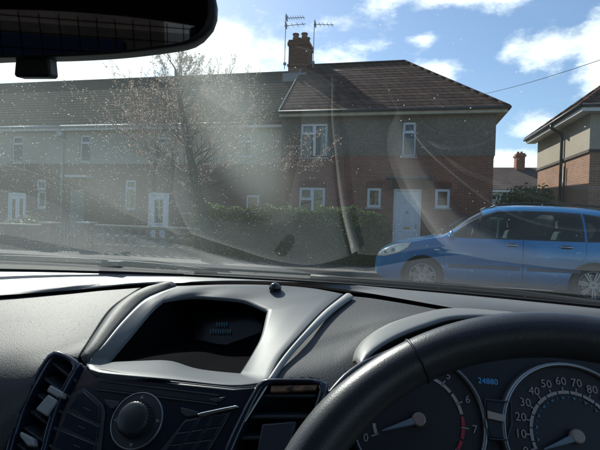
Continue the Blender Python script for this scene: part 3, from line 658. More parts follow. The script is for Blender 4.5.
for px_, lb_ in ((48.5, 'left gate pier of pale brick with flat coping, at the break in the low wall'), (85.5, 'right gate pier of pale brick with flat coping, next to the pierced wall')):
    x_ = X(px_, YW); z_ = H(px_, 222, YW); t = empty('gate_pier', (x_, YW, 0), lb_, 'gate pier', 'gate piers')
    MB().box(x_-.17, x_+.17, YW-.1, YW+.24, .1, z_-.06).build('shaft', BRICK_P, t); MB().box(x_-.23, x_+.23, YW-.16, YW+.30, z_-.06, z_).build('cap', CONC, t, bevel=.01)
w2 = empty('garden_wall', (X(-60, YW), YW, 0), 'low pale brick garden wall left of the gate piers', 'wall')
MB().box(X(-250, YW), X(40, YW), YW, YW+.22, .1, .82).build('wall', BRICK_P, w2); MB().box(X(-250, YW), X(40, YW), YW-.03, YW+.25, .82, .87).build('coping', CONC, w2, bevel=.01)
gw = empty('garden_gate', (X(67, YW), YW, 0), 'low iron garden gate hung between the two gate piers', 'gate')
g_ = MB(); ga, gb = X(53, YW), X(81, YW)
for z_ in (.2, .85): g_.bar((ga, YW+.05, z_), (gb, YW+.05, z_), .014, 6)
for k in range(9): g_.bar((ga+(gb-ga)*k/8, YW+.05, .16), (ga+(gb-ga)*k/8, YW+.05, .92), .009, 6)
g_.build('bars', METAL, gw)
# ------------------------------------------------------------------ blue people carrier parked across the view
BLUE = mat('blue_car_paint', (.006, .20, .46), .28, .3, var=.12, vscale=1.5, coat=.8)
BLACKT = mat('black_trim', (.018, .018, .02), .45)
RUBB = mat('tyre_rubber', (.028, .028, .03), .85, bump=.2, bscale=90)
ALLOY = mat('alloy', (.55, .55, .54), .35, .75, var=.15, vscale=20)
CHROME = mat('chrome', (.8, .8, .8), .12, 1)
LENS = mat('lamp_lens', (.80, .80, .70), .12, .1, var=.15, vscale=14, coat=1)
REDL = mat('red_lens', (.45, .02, .02), .2, coat=1)
SEATF = mat('grey_seat_cloth', (.10, .11, .12), .95, var=.2)
SEATL = mat('pale_seat_trim', (.55, .60, .52), .7)
BX0, BYC = -.60, 9.50        # nose of the car and its centre line
car = empty('parked_car', (BX0+2.25, BYC, 0), 'blue people carrier parked on the far side of the road, facing left', 'car')
Tz = [(0, .52), (.02, .62), (.07, .72), (.18, .80), (.4, .89), (.75, .97), (1.12, 1.05), (1.35, 1.21), (1.65, 1.42), (1.9, 1.545), (2.1, 1.605), (2.5, 1.64), (3.1, 1.64), (3.7, 1.61), (4.15, 1.54), (4.3, 1.47), (4.42, 1.2), (4.48, 1.0), (4.5, .7), (4.5, .5)]
Wp = [(0, .50), (.04, .64), (.12, .74), (.3, .82), (.6, .875), (1.1, .9), (2.2, .905), (3.4, .905), (4.0, .88), (4.3, .83), (4.45, .76), (4.5, .68)]
def ip(T, x): return float(np.interp(x, [a for a, _ in T], [b for _, b in T]))
def smooth_ip(T, x): return sum(ip(T, x+d)*w_ for d, w_ in ((-.06, .25), (0, .5), (.06, .25)))
ST = sorted({0, .01, .03, .06, .1, .15, *[round(x, 3) for x in np.arange(.2, 4.31, .05)], 4.36, 4.41, 4.45, 4.48, 4.495, 4.5})
NL, NU = 16, 22
def section(s):
    T = smooth_ip(Tz, s) if .15 < s < 4.3 else ip(Tz, s); W = smooth_ip(Wp, s) if .15 < s < 4.3 else ip(Wp, s)
    bel = min(1.0+.02*(s-1.1), T-.035); zb = .20+.14*max(0, 1-s/.25)+.12*max(0, (s-4.3)/.2); pts = []
    for i in range(NL):
        u = i/(NL-1); z = zb+(bel-zb)*u
        zz = z
        bul = 1-.075*max(0, (.42-zz)/.22)**1.6-.035*max(0, (zz-.72)/.3)**1.5
        # shallow hollow along the flank
        bul -= .012*math.exp(-((zz-.56)/.07)**2)*(1 if .9 < s < 3.9 else 0)
        pts.append((W*bul, z))
    wb = pts[-1][0]; hgt = T-bel; q = min(1, hgt/.55)
    for i in range(1, NU):
        a = (i/(NU-1))*PI/2
        pw = .55+.15*(1-q)
        ww = wb*(math.cos(a)**pw if i < NU-1 else 0); z = bel+hgt*math.sin(a)**(pw+.12*q)
        ww *= 1-.24*q*(z-bel)/max(hgt, .01)
        pts.append((ww, z))
    return pts
bm = bmesh.new(); cols = []
for s in ST:
    p = section(s); ring = [(s, -w_, z) for w_, z in p]+[(s, w_, z) for w_, z in p[:-1][::-1]]
    cols.append([bm.verts.new(q) for q in ring])
for a, b in zip(cols, cols[1:]):
    for i in range(len(a)-1): bm.faces.new((a[i], a[i+1], b[i+1], b[i]))
bm.faces.new(cols[0]); bm.faces.new(cols[-1][::-1])
for cc in (cols,):
    bm.faces.new([c[0] for c in cc]+[c[-1] for c in cc[::-1]])
bmesh.ops.recalc_face_normals(bm, faces=bm.faces)
cand = bm.faces.layers.int.new('cand'); part = bm.faces.layers.int.new('part')
def cut(poly, axes, pid, pred):
    """carve the convex polygon (in two of the three axes) out of the shell and give its faces the id pid"""
    i, j = axes; area = sum(poly[k][0]*poly[(k+1)%len(poly)][1]-poly[(k+1)%len(poly)][0]*poly[k][1] for k in range(len(poly)))
    if area < 0: poly = poly[::-1]
    for f in bm.faces: f[cand] = 1 if pred(f) else 0
    for k in range(len(poly)):
        p, q = poly[k], poly[(k+1)%len(poly)]; n2 = (q[1]-p[1], -(q[0]-p[0]))        # outward
        co_ = Vector((0, 0, 0)); co_[i], co_[j] = p; no = Vector((0, 0, 0)); no[i], no[j] = n2; no.normalize()
        fs = [f for f in bm.faces if f[cand]]
        if not fs: return
        geom = list({*fs, *[e for f in fs for e in f.edges], *[v for f in fs for v in f.verts]})
        bmesh.ops.bisect_plane(bm, geom=geom, plane_co=co_, plane_no=no, dist=1e-6)
        for f in bm.faces:
            if f[cand] and (f.calc_center_median()-co_).dot(no) > 0: f[cand] = 0
    for f in bm.faces:
        if f[cand]: f[part] = pid
def side(sg): return lambda f: f.calc_center_median().y*sg > .15 and abs(f.normal.y) > .12 and f.calc_center_median().z > .1
def sider(sg, *ids): return lambda f: f.calc_center_median().y*sg > .15 and f[part] in ids
FA, RA = (.86, .325), (3.58, .325)
PID = {}
def inset(poly, d):
    cx = sum(p[0] for p in poly)/len(poly); cy = sum(p[1] for p in poly)/len(poly); n = len(poly); out = []
    area = sum(poly[k][0]*poly[(k+1)%n][1]-poly[(k+1)%n][0]*poly[k][1] for k in range(n)); sg = 1 if area > 0 else -1
    for k in range(n):
        a, b, c = Vector(poly[k-1]), Vector(poly[k]), Vector(poly[(k+1)%n]); e1 = (b-a).normalized(); e2 = (c-b).normalized()
        n1 = Vector((-e1.y, e1.x))*sg; n2 = Vector((-e2.y, e2.x))*sg; m_ = (n1+n2); m_ = m_/max(.3, m_.dot(n1)); out.append(tuple(b+m_*d))
    return out
WIN = {'quarter': [(1.33, 1.045), (1.72, 1.045), (1.82, 1.385), (1.62, 1.275)],
       'fdoor': [(1.76, 1.045), (2.42, 1.045), (2.44, 1.505), (2.13, 1.495), (1.86, 1.405)],
       'rdoor': [(2.56, 1.045), (3.42, 1.045), (3.42, 1.48), (3.0, 1.505), (2.54, 1.508)],
       'rear': [(3.50, 1.045), (4.12, 1.07), (4.16, 1.24), (4.02, 1.38), (3.50, 1.475)]}
DOORS = {'front': [(1.30, .30), (2.49, .30), (2.49, 1.035), (1.20, 1.035), (1.22, .60)], 'rear': [(2.505, .30), (3.10, .30), (3.28, .55), (3.46, .72), (3.46, 1.035), (2.505, 1.035)]}
pid = 10; parts_ = []          # (id, name, material, label)
for sg in (-1, 1):
    for kx, poly in WIN.items():
        cut(inset(poly, -.022), (0, 2), 3, side(sg))          # black rubber surround
        cut(poly, (0, 2), pid, sider(sg, 3)); parts_.append((pid, 'side_window', CARGLASS)); pid += 1
    cut([(2.40, 1.03), (2.58, 1.03), (2.56, 1.52), (2.42, 1.52)], (0, 2), 3, lambda f, sg=sg: side(sg)(f) and f[part] == 0)
    for kx, poly in DOORS.items():
        cut(inset(poly, -.006), (0, 2), 4, lambda f, sg=sg: side(sg)(f) and f[part] == 0)
        cut(poly, (0, 2), pid, sider(sg, 4)); parts_.append((pid, 'door', BLUE)); pid += 1
    for (cx, cz) in (FA, RA):
        circ_ = [(cx+.372*math.cos(t), cz+.372*math.sin(t)) for t in np.linspace(0, 2*PI, 33)[:-1]]
        cut(circ_, (0, 2), 1, side(sg))
    cut([(.045, .63), (.07, .70), (.22, .80), (.42, .875), (.66, .925), (.60, .82), (.40, .70), (.20, .64)], (0, 2), 4, lambda f, sg=sg: f.calc_center_median().y*sg > .3 and f[part] == 0)
    cut(inset([(.045, .63), (.07, .70), (.22, .80), (.42, .875), (.66, .925), (.60, .82), (.40, .70), (.20, .64)], .006), (0, 2), pid, sider(sg, 4)); parts_.append((pid, 'headlight', LENS)); pid += 1
    cut([(4.22, .80), (4.42, .80), (4.42, 1.30), (4.30, 1.42), (4.22, 1.2)], (0, 2), pid, lambda f, sg=sg: f.calc_center_median().y*sg > .35 and f[part] == 0); parts_.append((pid, 'tail_light', REDL)); pid += 1
# windscreen, rear window, grille, bumper strip
ws = [(1.20, -.76), (1.86, -.575), (1.90, 0), (1.86, .575), (1.20, .76), (1.13, .45), (1.11, 0), (1.13, -.45)]
topp = lambda f: f.normal.z > .3 and f.calc_center_median().z > 1.0 and f[part] in (0,)
cut(inset(ws, -.02), (0, 1), 3, topp); cut(ws, (0, 1), pid, lambda f: f[part] == 3 and f.normal.z > .3 and f.calc_center_median().x < 2.0 and abs(f.calc_center_median().y) < .8); parts_.append((pid, 'windscreen', CARGLASS)); pid += 1
cut([(-.60, 1.10), (.60, 1.10), (.52, 1.46), (-.52, 1.46)], (1, 2), pid, lambda f: f.calc_center_median().x > 4.2 and f[part] == 0); parts_.append((pid, 'rear_window', CARGLASS)); pid += 1
cut([(-.42, .34), (.42, .34), (.46, .50), (-.46, .50)], (1, 2), 3, lambda f: f.calc_center_median().x < .08 and f[part] == 0)
cut([(-.60, .545), (.60, .545), (.60, .575), (-.60, .575)], (1, 2), 3, lambda f: f.calc_center_median().x < .08 and f[part] == 0)
bn = [(.12, -.60), (1.08, -.80), (1.10, 0), (1.08, .80), (.12, .60), (.09, 0)]
cut(inset(bn, -.005), (0, 1), 4, lambda f: f.normal.z > .4 and f.calc_center_median().z > .7 and f[part] == 0 and f.calc_center_median().x < 1.2)
cut(bn, (0, 1), pid, lambda f: f[part] == 4 and f.normal.z > .4 and f.calc_center_median().x < 1.2 and f.calc_center_median().z > .7); parts_.append((pid, 'bonnet', BLUE)); pid += 1
bm.normal_update()
def extract(pids, name, mats, parent, solid=0, idx=None):
    fs = [f for f in bm.faces if f[part] in pids]
    if not fs: return None
    vm = {}; V = []; F = []; mi = []
    for f in fs:
        q = []
        for v in f.verts:
            if v not in vm: vm[v] = len(V); V.append((v.co.x+BX0, v.co.y+BYC, v.co.z))
            q.append(vm[v])
        F.append(tuple(q)); mi.append(idx(f) if idx else 0)
    mb = MB(); mb.v = V; mb.f = F; mb.mi = mi
    return mb.build(name, mats, parent, smooth=True, solid=solid, fix=False)
extract((0, 4), 'body', [BLUE, BLACKT], car, idx=lambda f: 1 if f[part] == 4 else 0)
extract((3,), 'window_surround', BLACKT, car)
doors_ = []
for (k, nm, m_) in parts_:
    o = extract((k,), nm, m_, car)
    if nm == 'door': doors_.append((k, o))
# arches, underside
for sg in (-1, 1):
    for (cx, cz) in (FA, RA):
        a = MB(); y0, y1 = BYC+sg*.885, BYC+sg*.55; n = 22
        rws = [[(BX0+cx+.372*math.cos(t), y, cz+.372*math.sin(t)) for t in np.linspace(-.4, PI+.4, n)] for y in (y0, y1)]
        a.grid(rws); a.add([(BX0+cx+.372*math.cos(t), y1, cz+.372*math.sin(t)) for t in np.linspace(-.4, PI+.4, n)], [tuple(range(n))]); a.build('wheel_arch', BLACKT, car)
def wheel(cx, sg):
    c = Vector((BX0+cx, BYC+sg*.80, .322)); ro_, w_ = .322, .10
    t = MB(); prof = [(.222, -w_), (.25, -w_*1.05), (.295, -w_*1.0), (.315, -w_*.8), (ro_, -w_*.5), (ro_, w_*.5), (.315, w_*.8), (.295, w_), (.25, w_*1.05), (.222, w_)]
    n = 40; t.grid([[(c.x+r_*math.cos(a_), c.y+y, c.z+r_*math.sin(a_)) for a_ in np.linspace(0, 2*PI, n+1)[:-1]] for r_, y in prof], closed=True)
    wo = empty_part('wheel', car); tyre = t.build('tyre', RUBB, wo, smooth=True)
    r = MB(); f0 = c.y+sg*.085
    r.grid([[(c.x+r_*math.cos(a_), f0-sg*y, c.z+r_*math.sin(a_)) for a_ in np.linspace(0, 2*PI, n+1)[:-1]] for r_, y in ((.225, -.015), (.218, -.018), (.205, .02), (.20, .12))], closed=True)
    for k in range(7):
        a_ = 2*PI*k/7+.3
        for (da, w2) in ((0, .034),):
            d = Vector((math.cos(a_), 0, math.sin(a_))); q = Vector((-math.sin(a_), 0, math.cos(a_)))
            o_ = Vector((c.x, f0, c.z)); h_ = Vector((0, -sg*.03, 0))
            p = [o_+d*.045+q*w2*.62, o_+d*.045-q*w2*.62, o_+d*.208-q*w2*.95, o_+d*.208+q*w2*.95]
            # split spoke: a slot down its middle
            r.prism([p[0], o_+d*.05+q*.004, o_+d*.208+q*.008, p[3]], h_); r.prism([o_+d*.05-q*.004, p[1], p[2], o_+d*.208-q*.008], h_)
    r.bar((c.x, f0+sg*.004, c.z), (c.x, f0-sg*.05, c.z), .058, 20, .058); r.build('rim', ALLOY, wo, smooth=False)
    MB().bar((c.x, f0-sg*.05, c.z), (c.x, f0-sg*.07, c.z), .17, 24).build('brake_disc', METAL, wo)
    MB().bar((c.x, f0-sg*.09, c.z), (c.x, f0-sg*.11, c.z), .215, 24).build('hub_backing', BLACKT, wo)
    MB().bar((c.x, f0+sg*.004, c.z), (c.x, f0+sg*.008, c.z), .028, 16).build('hub_cap', METAL, wo)
def empty_part(name, root):
    o = bpy.data.objects.new(name, None); C.objects.link(o); o.parent = root; o.matrix_parent_inverse = Matrix.Translation(root.location).inverted(); o.empty_display_size = .05; return o
for cx in (FA[0], RA[0]):
    for sg in (-1, 1): wheel(cx, sg)
# lamp bowls and bulbs behind the headlight lens edge
for sg in (-1, 1):
    for s_h, z_h, r_h in ((.33, .775, .042), (.20, .725, .032)):
        y_h = float(np.interp(z_h, [q[1] for q in section(s_h)], [q[0] for q in section(s_h)])); c_h = Vector((BX0+s_h, BYC+sg*(y_h-.002), z_h)); d_h = Vector((-.35, sg*.9, .25)).normalized()
        MB().bar(c_h-d_h*.012, c_h+d_h*.004, r_h, 20, r_h*.95).bar(c_h+d_h*.0041, c_h+d_h*.0075, r_h*.45, 14).build('lamp_bowl', METAL, car, smooth=False)
# flank height lookups for things fixed to the side
def flank(s, z):
    p = section(s); return float(np.interp(z, [q[1] for q in p], [q[0] for q in p]))
for (k, o), (s0, s1, ha) in zip(doors_, ((1.25, 2.47, 2.22), (2.52, 3.4, 3.06), (1.25, 2.47, 2.22), (2.52, 3.4, 3.06))):
    sg = -1 if k < (pid-3+10)//2 and k in [d[0] for d in doors_[:2]] else 1
    y_ = lambda s, z, e=0: BYC+sg*(flank(s, z)+e)
    rows = [[(BX0+s, y_(s, z, e), z) for s in np.linspace(s0+.05, s1-.02, 12)] for z, e in ((.505, .0), (.51, .014), (.565, .014), (.57, .0))]
    MB().grid(rows).build('rubbing_strip', mat('rubbing_strip', (.10, .12, .16), .55) if 'rubbing_strip' not in bpy.data.materials else bpy.data.materials['rubbing_strip'], o, fix=True)
    hz_ = .925; pts = [(BX0+ha+t*.20, y_(ha+t*.2, hz_, .004+.03*math.sin(PI*min(1, max(0, t)))**.5), hz_+.006) for t in np.linspace(0, 1, 9)]
    MB().tube(pts, .011, 8).build('door_handle', CHROME, o, smooth=True)
    MB().box(BX0+ha+.02, BX0+ha+.18, *sorted((y_(ha+.1, hz_, -.01), y_(ha+.1, hz_, .003))), hz_-.035, hz_+.03).build('handle_recess', BLACKT, o, bevel=.01)
for sg in (-1, 1):
    y_ = lambda s, z, e=0: BYC+sg*(flank(s, z)+e)
    b_ = BX0+1.33
    me_ = MB(); c_ = Vector((b_, y_(1.4, 1.0)+sg*.12, 1.075))
    rws = []
    for u in np.linspace(0, PI, 9):
        rws.append([(c_.x-.055*math.cos(u)*(1 if math.cos(u) > 0 else .45), c_.y+.125*math.sin(u)**.7*math.cos(v), c_.z+.085*math.sin(u)**.7*math.sin(v)) for v in np.linspace(0, 2*PI, 17)[:-1]])
    me_.grid(rws, closed=True); mo = me_.build('door_mirror', BLUE, car, smooth=True)
    MB().bar((c_.x, c_.y-sg*.05, c_.z-.05), (b_+.04, y_(1.4, 1.0), 1.0), .02, 8).build('mirror_stalk', BLACKT, mo)
    s2 = MB(); s2.grid([[(BX0+s, y_(s, z, e), z) for s in np.linspace(1.24, 3.18, 16)] for z, e in ((.215, -.01), (.22, .02), (.285, .02), (.29, 0))]); s2.build('sill', BLACKT if sg > 0 else mat('sill_trim', (.10, .12, .15), .5), car)
    MB().tube([(BX0+s, BYC+sg*.56, ip(Tz, s)+.025-(.03 if s in (2.0, 4.0) else 0)) for s in (2.0, 2.15, 2.6, 3.1, 3.6, 3.9, 4.0)], .014, 6).build('roof_rail', BLACKT, car, smooth=True)
    MB().box(BX0+1.05, BX0+1.14, *sorted((y_(1.1, .80, -.005), y_(1.1, .80, .006))), .79, .815).build('side_repeater', LENS, car, bevel=.004)
wp = MB()
for (a_, b_) in (((1.08, -.55, 1.055), (1.22, .02, 1.16)), ((1.08, .05, 1.062), (1.20, .62, 1.14))): wp.bar((BX0+a_[0], BYC+a_[1], a_[2]), (BX0+b_[0], BYC+b_[1], b_[2]), .012, 6)
wp.build('wiper', BLACKT, car)
MB().box(BX0+1.13, BX0+1.6, BYC-.74, BYC+.74, .93, 1.0).build('dashboard', BLACKT, car, bevel=.04)
MB().box(BX0+.9, BX0+4.3, BYC-.78, BYC+.78, .26, .34).build('floor_pan', BLACKT, car)
MB().tube([Vector((BX0+1.78, BYC+.36, 1.0))+Vector((.06*math.sin(t), .18*math.cos(t), .17*math.sin(t))) for t in np.linspace(0, 2*PI, 21)[:-1]], .015, 6, closed=True).build('steering_wheel', BLACKT, car, smooth=True)
for (sx, ys) in ((2.35, (-.37, .37)), (3.25, (-.47, 0, .47))):
    for ys_ in ys:
        se = empty_part('seat', car); wd_ = .25 if len(ys) == 2 else .21; y0 = BYC+ys_
        MB().box(BX0+sx-.5, BX0+sx, y0-wd_, y0+wd_, .5, .66).build('cushion', SEATF, se, bevel=.05)
        bk_ = [(BX0+sx-.06, y0-wd_, .62), (BX0+sx+.06, y0-wd_, .62), (BX0+sx+.22, y0-wd_*.85, 1.17), (BX0+sx+.12, y0-wd_*.85, 1.18)]
        MB().add([Vector(p) for p in bk_]+[Vector((p[0], 2*y0-p[1], p[2])) for p in bk_], [(0,1,2,3),(4,7,6,5),(0,4,5,1),(1,5,6,2),(2,6,7,3),(3,7,4,0)]).build('backrest', SEATF, se, bevel=.04)
        MB().box(BX0+sx+.13, BX0+sx+.23, y0-.13, y0+.13, 1.21, 1.38).build('headrest', SEATF, se, bevel=.04)
        MB().tube([(BX0+sx+.10, y0-wd_*.7, 1.02), (BX0+sx+.05, y0-wd_*.72, .92)], .02, 6).build('seat_trim', SEATL, se)
# belt and label seen through the front window
MB().box(BX0+2.12, BX0+2.15, BYC-.60, BYC-.57, 1.0, 1.36).box(BX0+2.12, BX0+2.22, BYC-.60, BYC-.57, 1.36, 1.40).build('belt_guide', SEATL, car)
bm.free()
# ------------------------------------------------------------------ the car the photograph is taken from
PADM = mat('grained_dash_plastic', (.058, .061, .063), .58, var=.25, vscale=700, bump=.6, bscale=750, spec=.32)
LEDGE = mat('smooth_dash_ledge', (.16, .165, .17), .48, var=.05, vscale=40, bump=.25, bscale=1300, spec=.6)
SILV = mat('satin_silver_plastic', (.112, .124, .132), .48, 0, var=.05, vscale=50, spec=.22)
GLOSSB = mat('blue_black_gloss_panel', (.012, .018, .032), .22, var=.1, vscale=30, coat=.5)
BLK = mat('matt_black_plastic', (.016, .017, .019), .6, bump=.2, bscale=600)
VBLK = mat('vent_black', (.010, .013, .020), .45)
SLAT = mat('slat_plastic', (.04, .045, .055), .4)
LEATH = mat('wheel_leather', (.034, .037, .042), .37, var=.15, vscale=90, bump=.28, bscale=950, spec=.7)
MIRB = mat('mirror_housing', (.010, .010, .011), .5)
REDP = mat('red_car_paint', (.30, .012, .018), .25, .2, coat=1)
HEADL = mat('grey_headlining', (.32, .31, .29), .95, bump=.3, bscale=300)
CLOTH = mat('dark_seat_cloth', (.035, .037, .042), .95, var=.2, vscale=30, bump=.3, bscale=400)
SATIN = mat('bright_trim', (.75, .75, .75), .18, 1)
CXC = -.21                                         # centre line of our car
me_car = empty('hatchback_car', (CXC, -.2, 0), 'red hatchback seen from its driving seat, with silver display hood and black steering wheel', 'car')
def projp(p):
    d = Vector(p)-EYE; z = d.dot(fw); return 300+FPX*d.dot(rt)/z, 225-FPX*d.dot(up)/z
def e3(*pts): return [PZ(x, y, z) for x, y, z in pts]
# --- base line of the glass and the glass itself
GA = R(29); ZB = -.098
def gbase(u): return .772-.36*u*u
def gl(u, t): return Vector((CXC+u*(1-.10*t), gbase(u)-math.cos(GA)*t+.03*math.sin(PI*min(t/.75, 1))*0, 1.25+ZB+math.sin(GA)*t))
TMAX = .76
g = MB(); g.grid([[gl(u, t) for u in np.linspace(-.66, .66, 41)] for t in np.linspace(-.03, TMAX, 17)])
FILM_L, FILM_R = .13, .015
def screen_mat():
    m, N, L, b = new_mat('dusty_windscreen'); N.remove(b); out = N['Material Output']
    tc = N.new('ShaderNodeTexCoord'); sp = N.new('ShaderNodeSeparateXYZ'); L.new(tc.outputs['Object'], sp.inputs[0])
    def math_(op, a, b_=None, c=None, clamp=False):
        n = N.new('ShaderNodeMath'); n.operation = op; n.use_clamp = clamp
        for k, v in enumerate((a, b_, c)):
            if v is None: continue
            if isinstance(v, (int, float)): n.inputs[k].default_value = v
            else: L.new(v, n.inputs[k])
        return n.outputs[0]
    def rng_(v, a, b_, c, d, ss=False):
        n = N.new('ShaderNodeMapRange'); L.new(v, n.inputs[0])
        if ss: n.interpolation_type = 'SMOOTHSTEP'
        for k, q in enumerate((a, b_, c, d)): n.inputs[k+1].default_value = q
        return n.outputs[0]
    # water spots and grit: a random share of the cells carries a dot of random size
    side_ = rng_(sp.outputs[0], CXC-.26, CXC+.17, 1, 0, True)              # passenger side is dirtier
    n3 = N.new('ShaderNodeTexNoise'); n3.inputs['Scale'].default_value = 16; n3.inputs['Detail'].default_value = 3; L.new(tc.outputs['Object'], n3.inputs['Vector'])
    clump = rng_(n3.outputs['Fac'], .35, .65, .35, 1.7)
    def dots(scale, share0, share1, rmin, rmax, seed):
        mp = N.new('ShaderNodeMapping'); mp.inputs['Location'].default_value = (seed, seed*.7, seed*1.3); L.new(tc.outputs['Object'], mp.inputs[0])
        v = N.new('ShaderNodeTexVoronoi'); v.inputs['Scale'].default_value = scale; L.new(mp.outputs[0], v.inputs['Vector'])
        sc_ = N.new('ShaderNodeSeparateColor'); L.new(v.outputs['Color'], sc_.inputs[0])
        share = rng_(side_, 0, 1, share0, share1); on = math_('LESS_THAN', sc_.outputs[0], math_('MULTIPLY', share, clump))
        rad = rng_(sc_.outputs[1], 0, 1, rmin, rmax); e_ = math_('SUBTRACT', rad, v.outputs['Distance']); d = rng_(e_, -.06, .10, 0, 1, True)
        return math_('MULTIPLY', d, on)
    d1 = dots(420, .03, .60, .03, .25, 3); d2 = dots(190, .008, .17, .03, .17, 9)
    dd = math_('MULTIPLY', math_('MAXIMUM', d1, d2), .6)
    n = N.new('ShaderNodeTexNoise'); n.inputs['Scale'].default_value = 5; n.inputs['Detail'].default_value = 5; L.new(tc.outputs['Object'], n.inputs['Vector'])
    film = math_('MULTIPLY', rng_(side_, 0, 1, FILM_R, FILM_L), rng_(n.outputs['Fac'], .3, .7, .75, 1.25))
    def glare_patch(px, py, rx, ry, a_):                                   # milky glare, painted as pale patches in the film on the glass
        c_ = PN(px, py, gl(0, 0), Vector((0, math.sin(GA), math.cos(GA))))
        mp = N.new('ShaderNodeMapping'); mp.vector_type = 'TEXTURE'; mp.inputs['Location'].default_value = c_; mp.inputs['Rotation'].default_value = (-GA, 0, 0)
        mp.inputs['Scale'].default_value = (rx, ry, 1); L.new(tc.outputs['Object'], mp.inputs[0])
        ln = N.new('ShaderNodeVectorMath'); ln.operation = 'LENGTH'; L.new(mp.outputs[0], ln.inputs[0])
        w2 = math_('MULTIPLY_ADD', n.outputs['Fac'], .5, ln.outputs['Value'])
        return rng_(w2, .55, 1.35, a_, 0, True)
    film = math_('ADD', film, math_('MAXIMUM', glare_patch(240, 135, .056, .19, .15), glare_patch(130, 190, .12, .10, .05)))
    fac = math_('ADD', film, dd, None, True)
    tr = N.new('ShaderNodeBsdfTransparent'); tr.inputs[0].default_value = (.90, .955, .945, 1)
    tl = N.new('ShaderNodeBsdfTranslucent'); tl.inputs[0].default_value = (.76, .88, .80, 1)
    df = N.new('ShaderNodeBsdfDiffuse'); df.inputs[0].default_value = (.86, .90, .86, 1)
    dirt = N.new('ShaderNodeMixShader'); dirt.inputs[0].default_value = .3; L.new(tl.outputs[0], dirt.inputs[1]); L.new(df.outputs[0], dirt.inputs[2])
    m1 = N.new('ShaderNodeMixShader'); L.new(fac, m1.inputs[0]); L.new(tr.outputs[0], m1.inputs[1]); L.new(dirt.outputs[0], m1.inputs[2])
    gs = N.new('ShaderNodeBsdfGlossy'); gs.inputs['Roughness'].default_value = 0.0
    fr = N.new('ShaderNodeFresnel'); fr.inputs[0].default_value = 1.52; f2 = math_('MULTIPLY', fr.outputs[0], 2.4, None, True)
    m2 = N.new('ShaderNodeMixShader'); L.new(f2, m2.inputs[0]); L.new(m1.outputs[0], m2.inputs[1]); L.new(gs.outputs[0], m2.inputs[2])
    L.new(m2.outputs[0], out.inputs[0]); return m
g.build('windscreen', screen_mat(), me_car, smooth=True, fix=False)
# black painted border + seal along the bottom, scuttle, wipers, bonnet
s_ = MB(); s_.grid([[gl(u, t)+Vector((0, 0, -.004)) for u in np.linspace(-.66, .66, 41)] for t in (-.03, .001, .004)]); s_.build('windscreen_seal', BLK, me_car, smooth=True, solid=.003)
s_ = MB(); s_.grid([[Vector((CXC+u, gbase(u)+dy, 1.25+ZB+dz)) for u in np.linspace(-.68, .68, 41)] for dy, dz in ((.006, -.008), (.02, -.014), (.09, -.022), (.13, -.03), (.14, -.06))]); s_.build('scuttle', BLK, me_car, smooth=True)
s_ = MB(); s_.grid([[Vector((CXC+u*w_, gbase(u)+.125+dy, 1.25+ZB+dz-.010-.03*(u/.7)**2)) for u in np.linspace(-.70, .70, 31)] for dy, dz, w_ in ((0, -.035, 1), (.0, -.018, 1), (.02, -.016, 1), (.25, -.07, 1), (.55, -.16, .97), (.72, -.26, .9), (.80, -.40, .85))]); s_.build('bonnet', REDP, me_car, smooth=True)
def wiper(u0, pts, nm):
    w_ = MB(); w_.tube(pts, lambda i: .009, 6, flat=.6); return w_
a = MB(); lp = lambda u, t, h=.012: gl(u, t)+Vector((0, math.sin(GA)*h, math.cos(GA)*h))
blade = [lp(u, t, .010) for u, t in ((-.66, .030), (-.55, .020), (-.42, .010), (-.30, .002), (-.19, -.006))]
ar = MB().tube(catmull([lp(-.12, -.012, .008), lp(-.22, -.004, .013), lp(-.36, .005, .015), lp(-.50, .016, .012)], 14), .0042, 6)
wo = ar.build('wiper', BLK, me_car, smooth=True); MB().tube(catmull(blade, 16), .0042, 6).build('blade', BLK, wo, smooth=True)
MB().box(*(lambda c: (c.x-.03, c.x+.02, c.y-.008, c.y+.008, c.z-.006, c.z+.006))(lp(-.30, .002, .010))).build('pivot_cap', BLK, wo, bevel=.005)
ar = MB().tube(catmull([lp(.50, -.02, .004), lp(.36, -.014, .008), lp(.2, -.014, .008), lp(.05, -.014, .008)], 14), .006, 6); wo = ar.build('wiper', BLK, me_car, smooth=True)
MB().tube(catmull([lp(.30, -.012, .004), lp(.1, -.014, .004), lp(-.10, -.014, .004), lp(-.16, -.014, .004)], 16), .004, 6).build('blade', BLK, wo, smooth=True)
# --- ledge between glass and the shut line
gapL = e3((-420, 318, -.160), (-230, 306, -.136), (-90, 301, -.127), (0, 296.5, -.1225), (70, 291.5, -.119), (141, 285.5, -.1135), (180, 284, -.110), (222, 283.5, -.109), (262, 283.6, -.1085), (300, 285.2, -.1085), (344, 290.7, -.111), (376, 295.5, -.1125), (430, 305, -.116), (488, 315.5, -.121), (560, 329, -.129), (640, 348, -.142), (760, 378, -.16))
basec = [Vector((CXC+u, gbase(u)-.004, 1.25+ZB-.006)) for u in np.linspace(-.68, .68, 16)]
gp = catmull(gapL, 60); bs = catmull(basec, 60)
def far_edge(p):
    x_, y_ = projp(p); room = gbase(p.x-CXC)-p.y
    k_ = float(np.interp(x_, [-100, 60, 150, 240], [.032, .030, .014, .005])); return PY(x_, y_-1.2, p.y+min(k_, max(.003, room*.3)))
fe = [far_edge(p) for p in gp]
led = MB(); led.grid([[a_.lerp(b_, t)+Vector((0, 0, .003*math.sin(PI*t))) for a_, b_ in zip(bs, fe)] for t in (0, .1, .3, .6, .85, 1)])
led.build('dashboard_ledge', LEDGE, me_car, smooth=True, fix=False)
trough = MB(); trough.grid([[p+Vector((0, 0, -.018)) for p in fe], [p+Vector((0, -.002, -.020)) for p in gp], [p+Vector((0, -.003, -.001)) for p in gp]]); trough.build('shut_line', mat('groove_black', (.006, .006, .007), .9, spec=.1), me_car, fix=False)
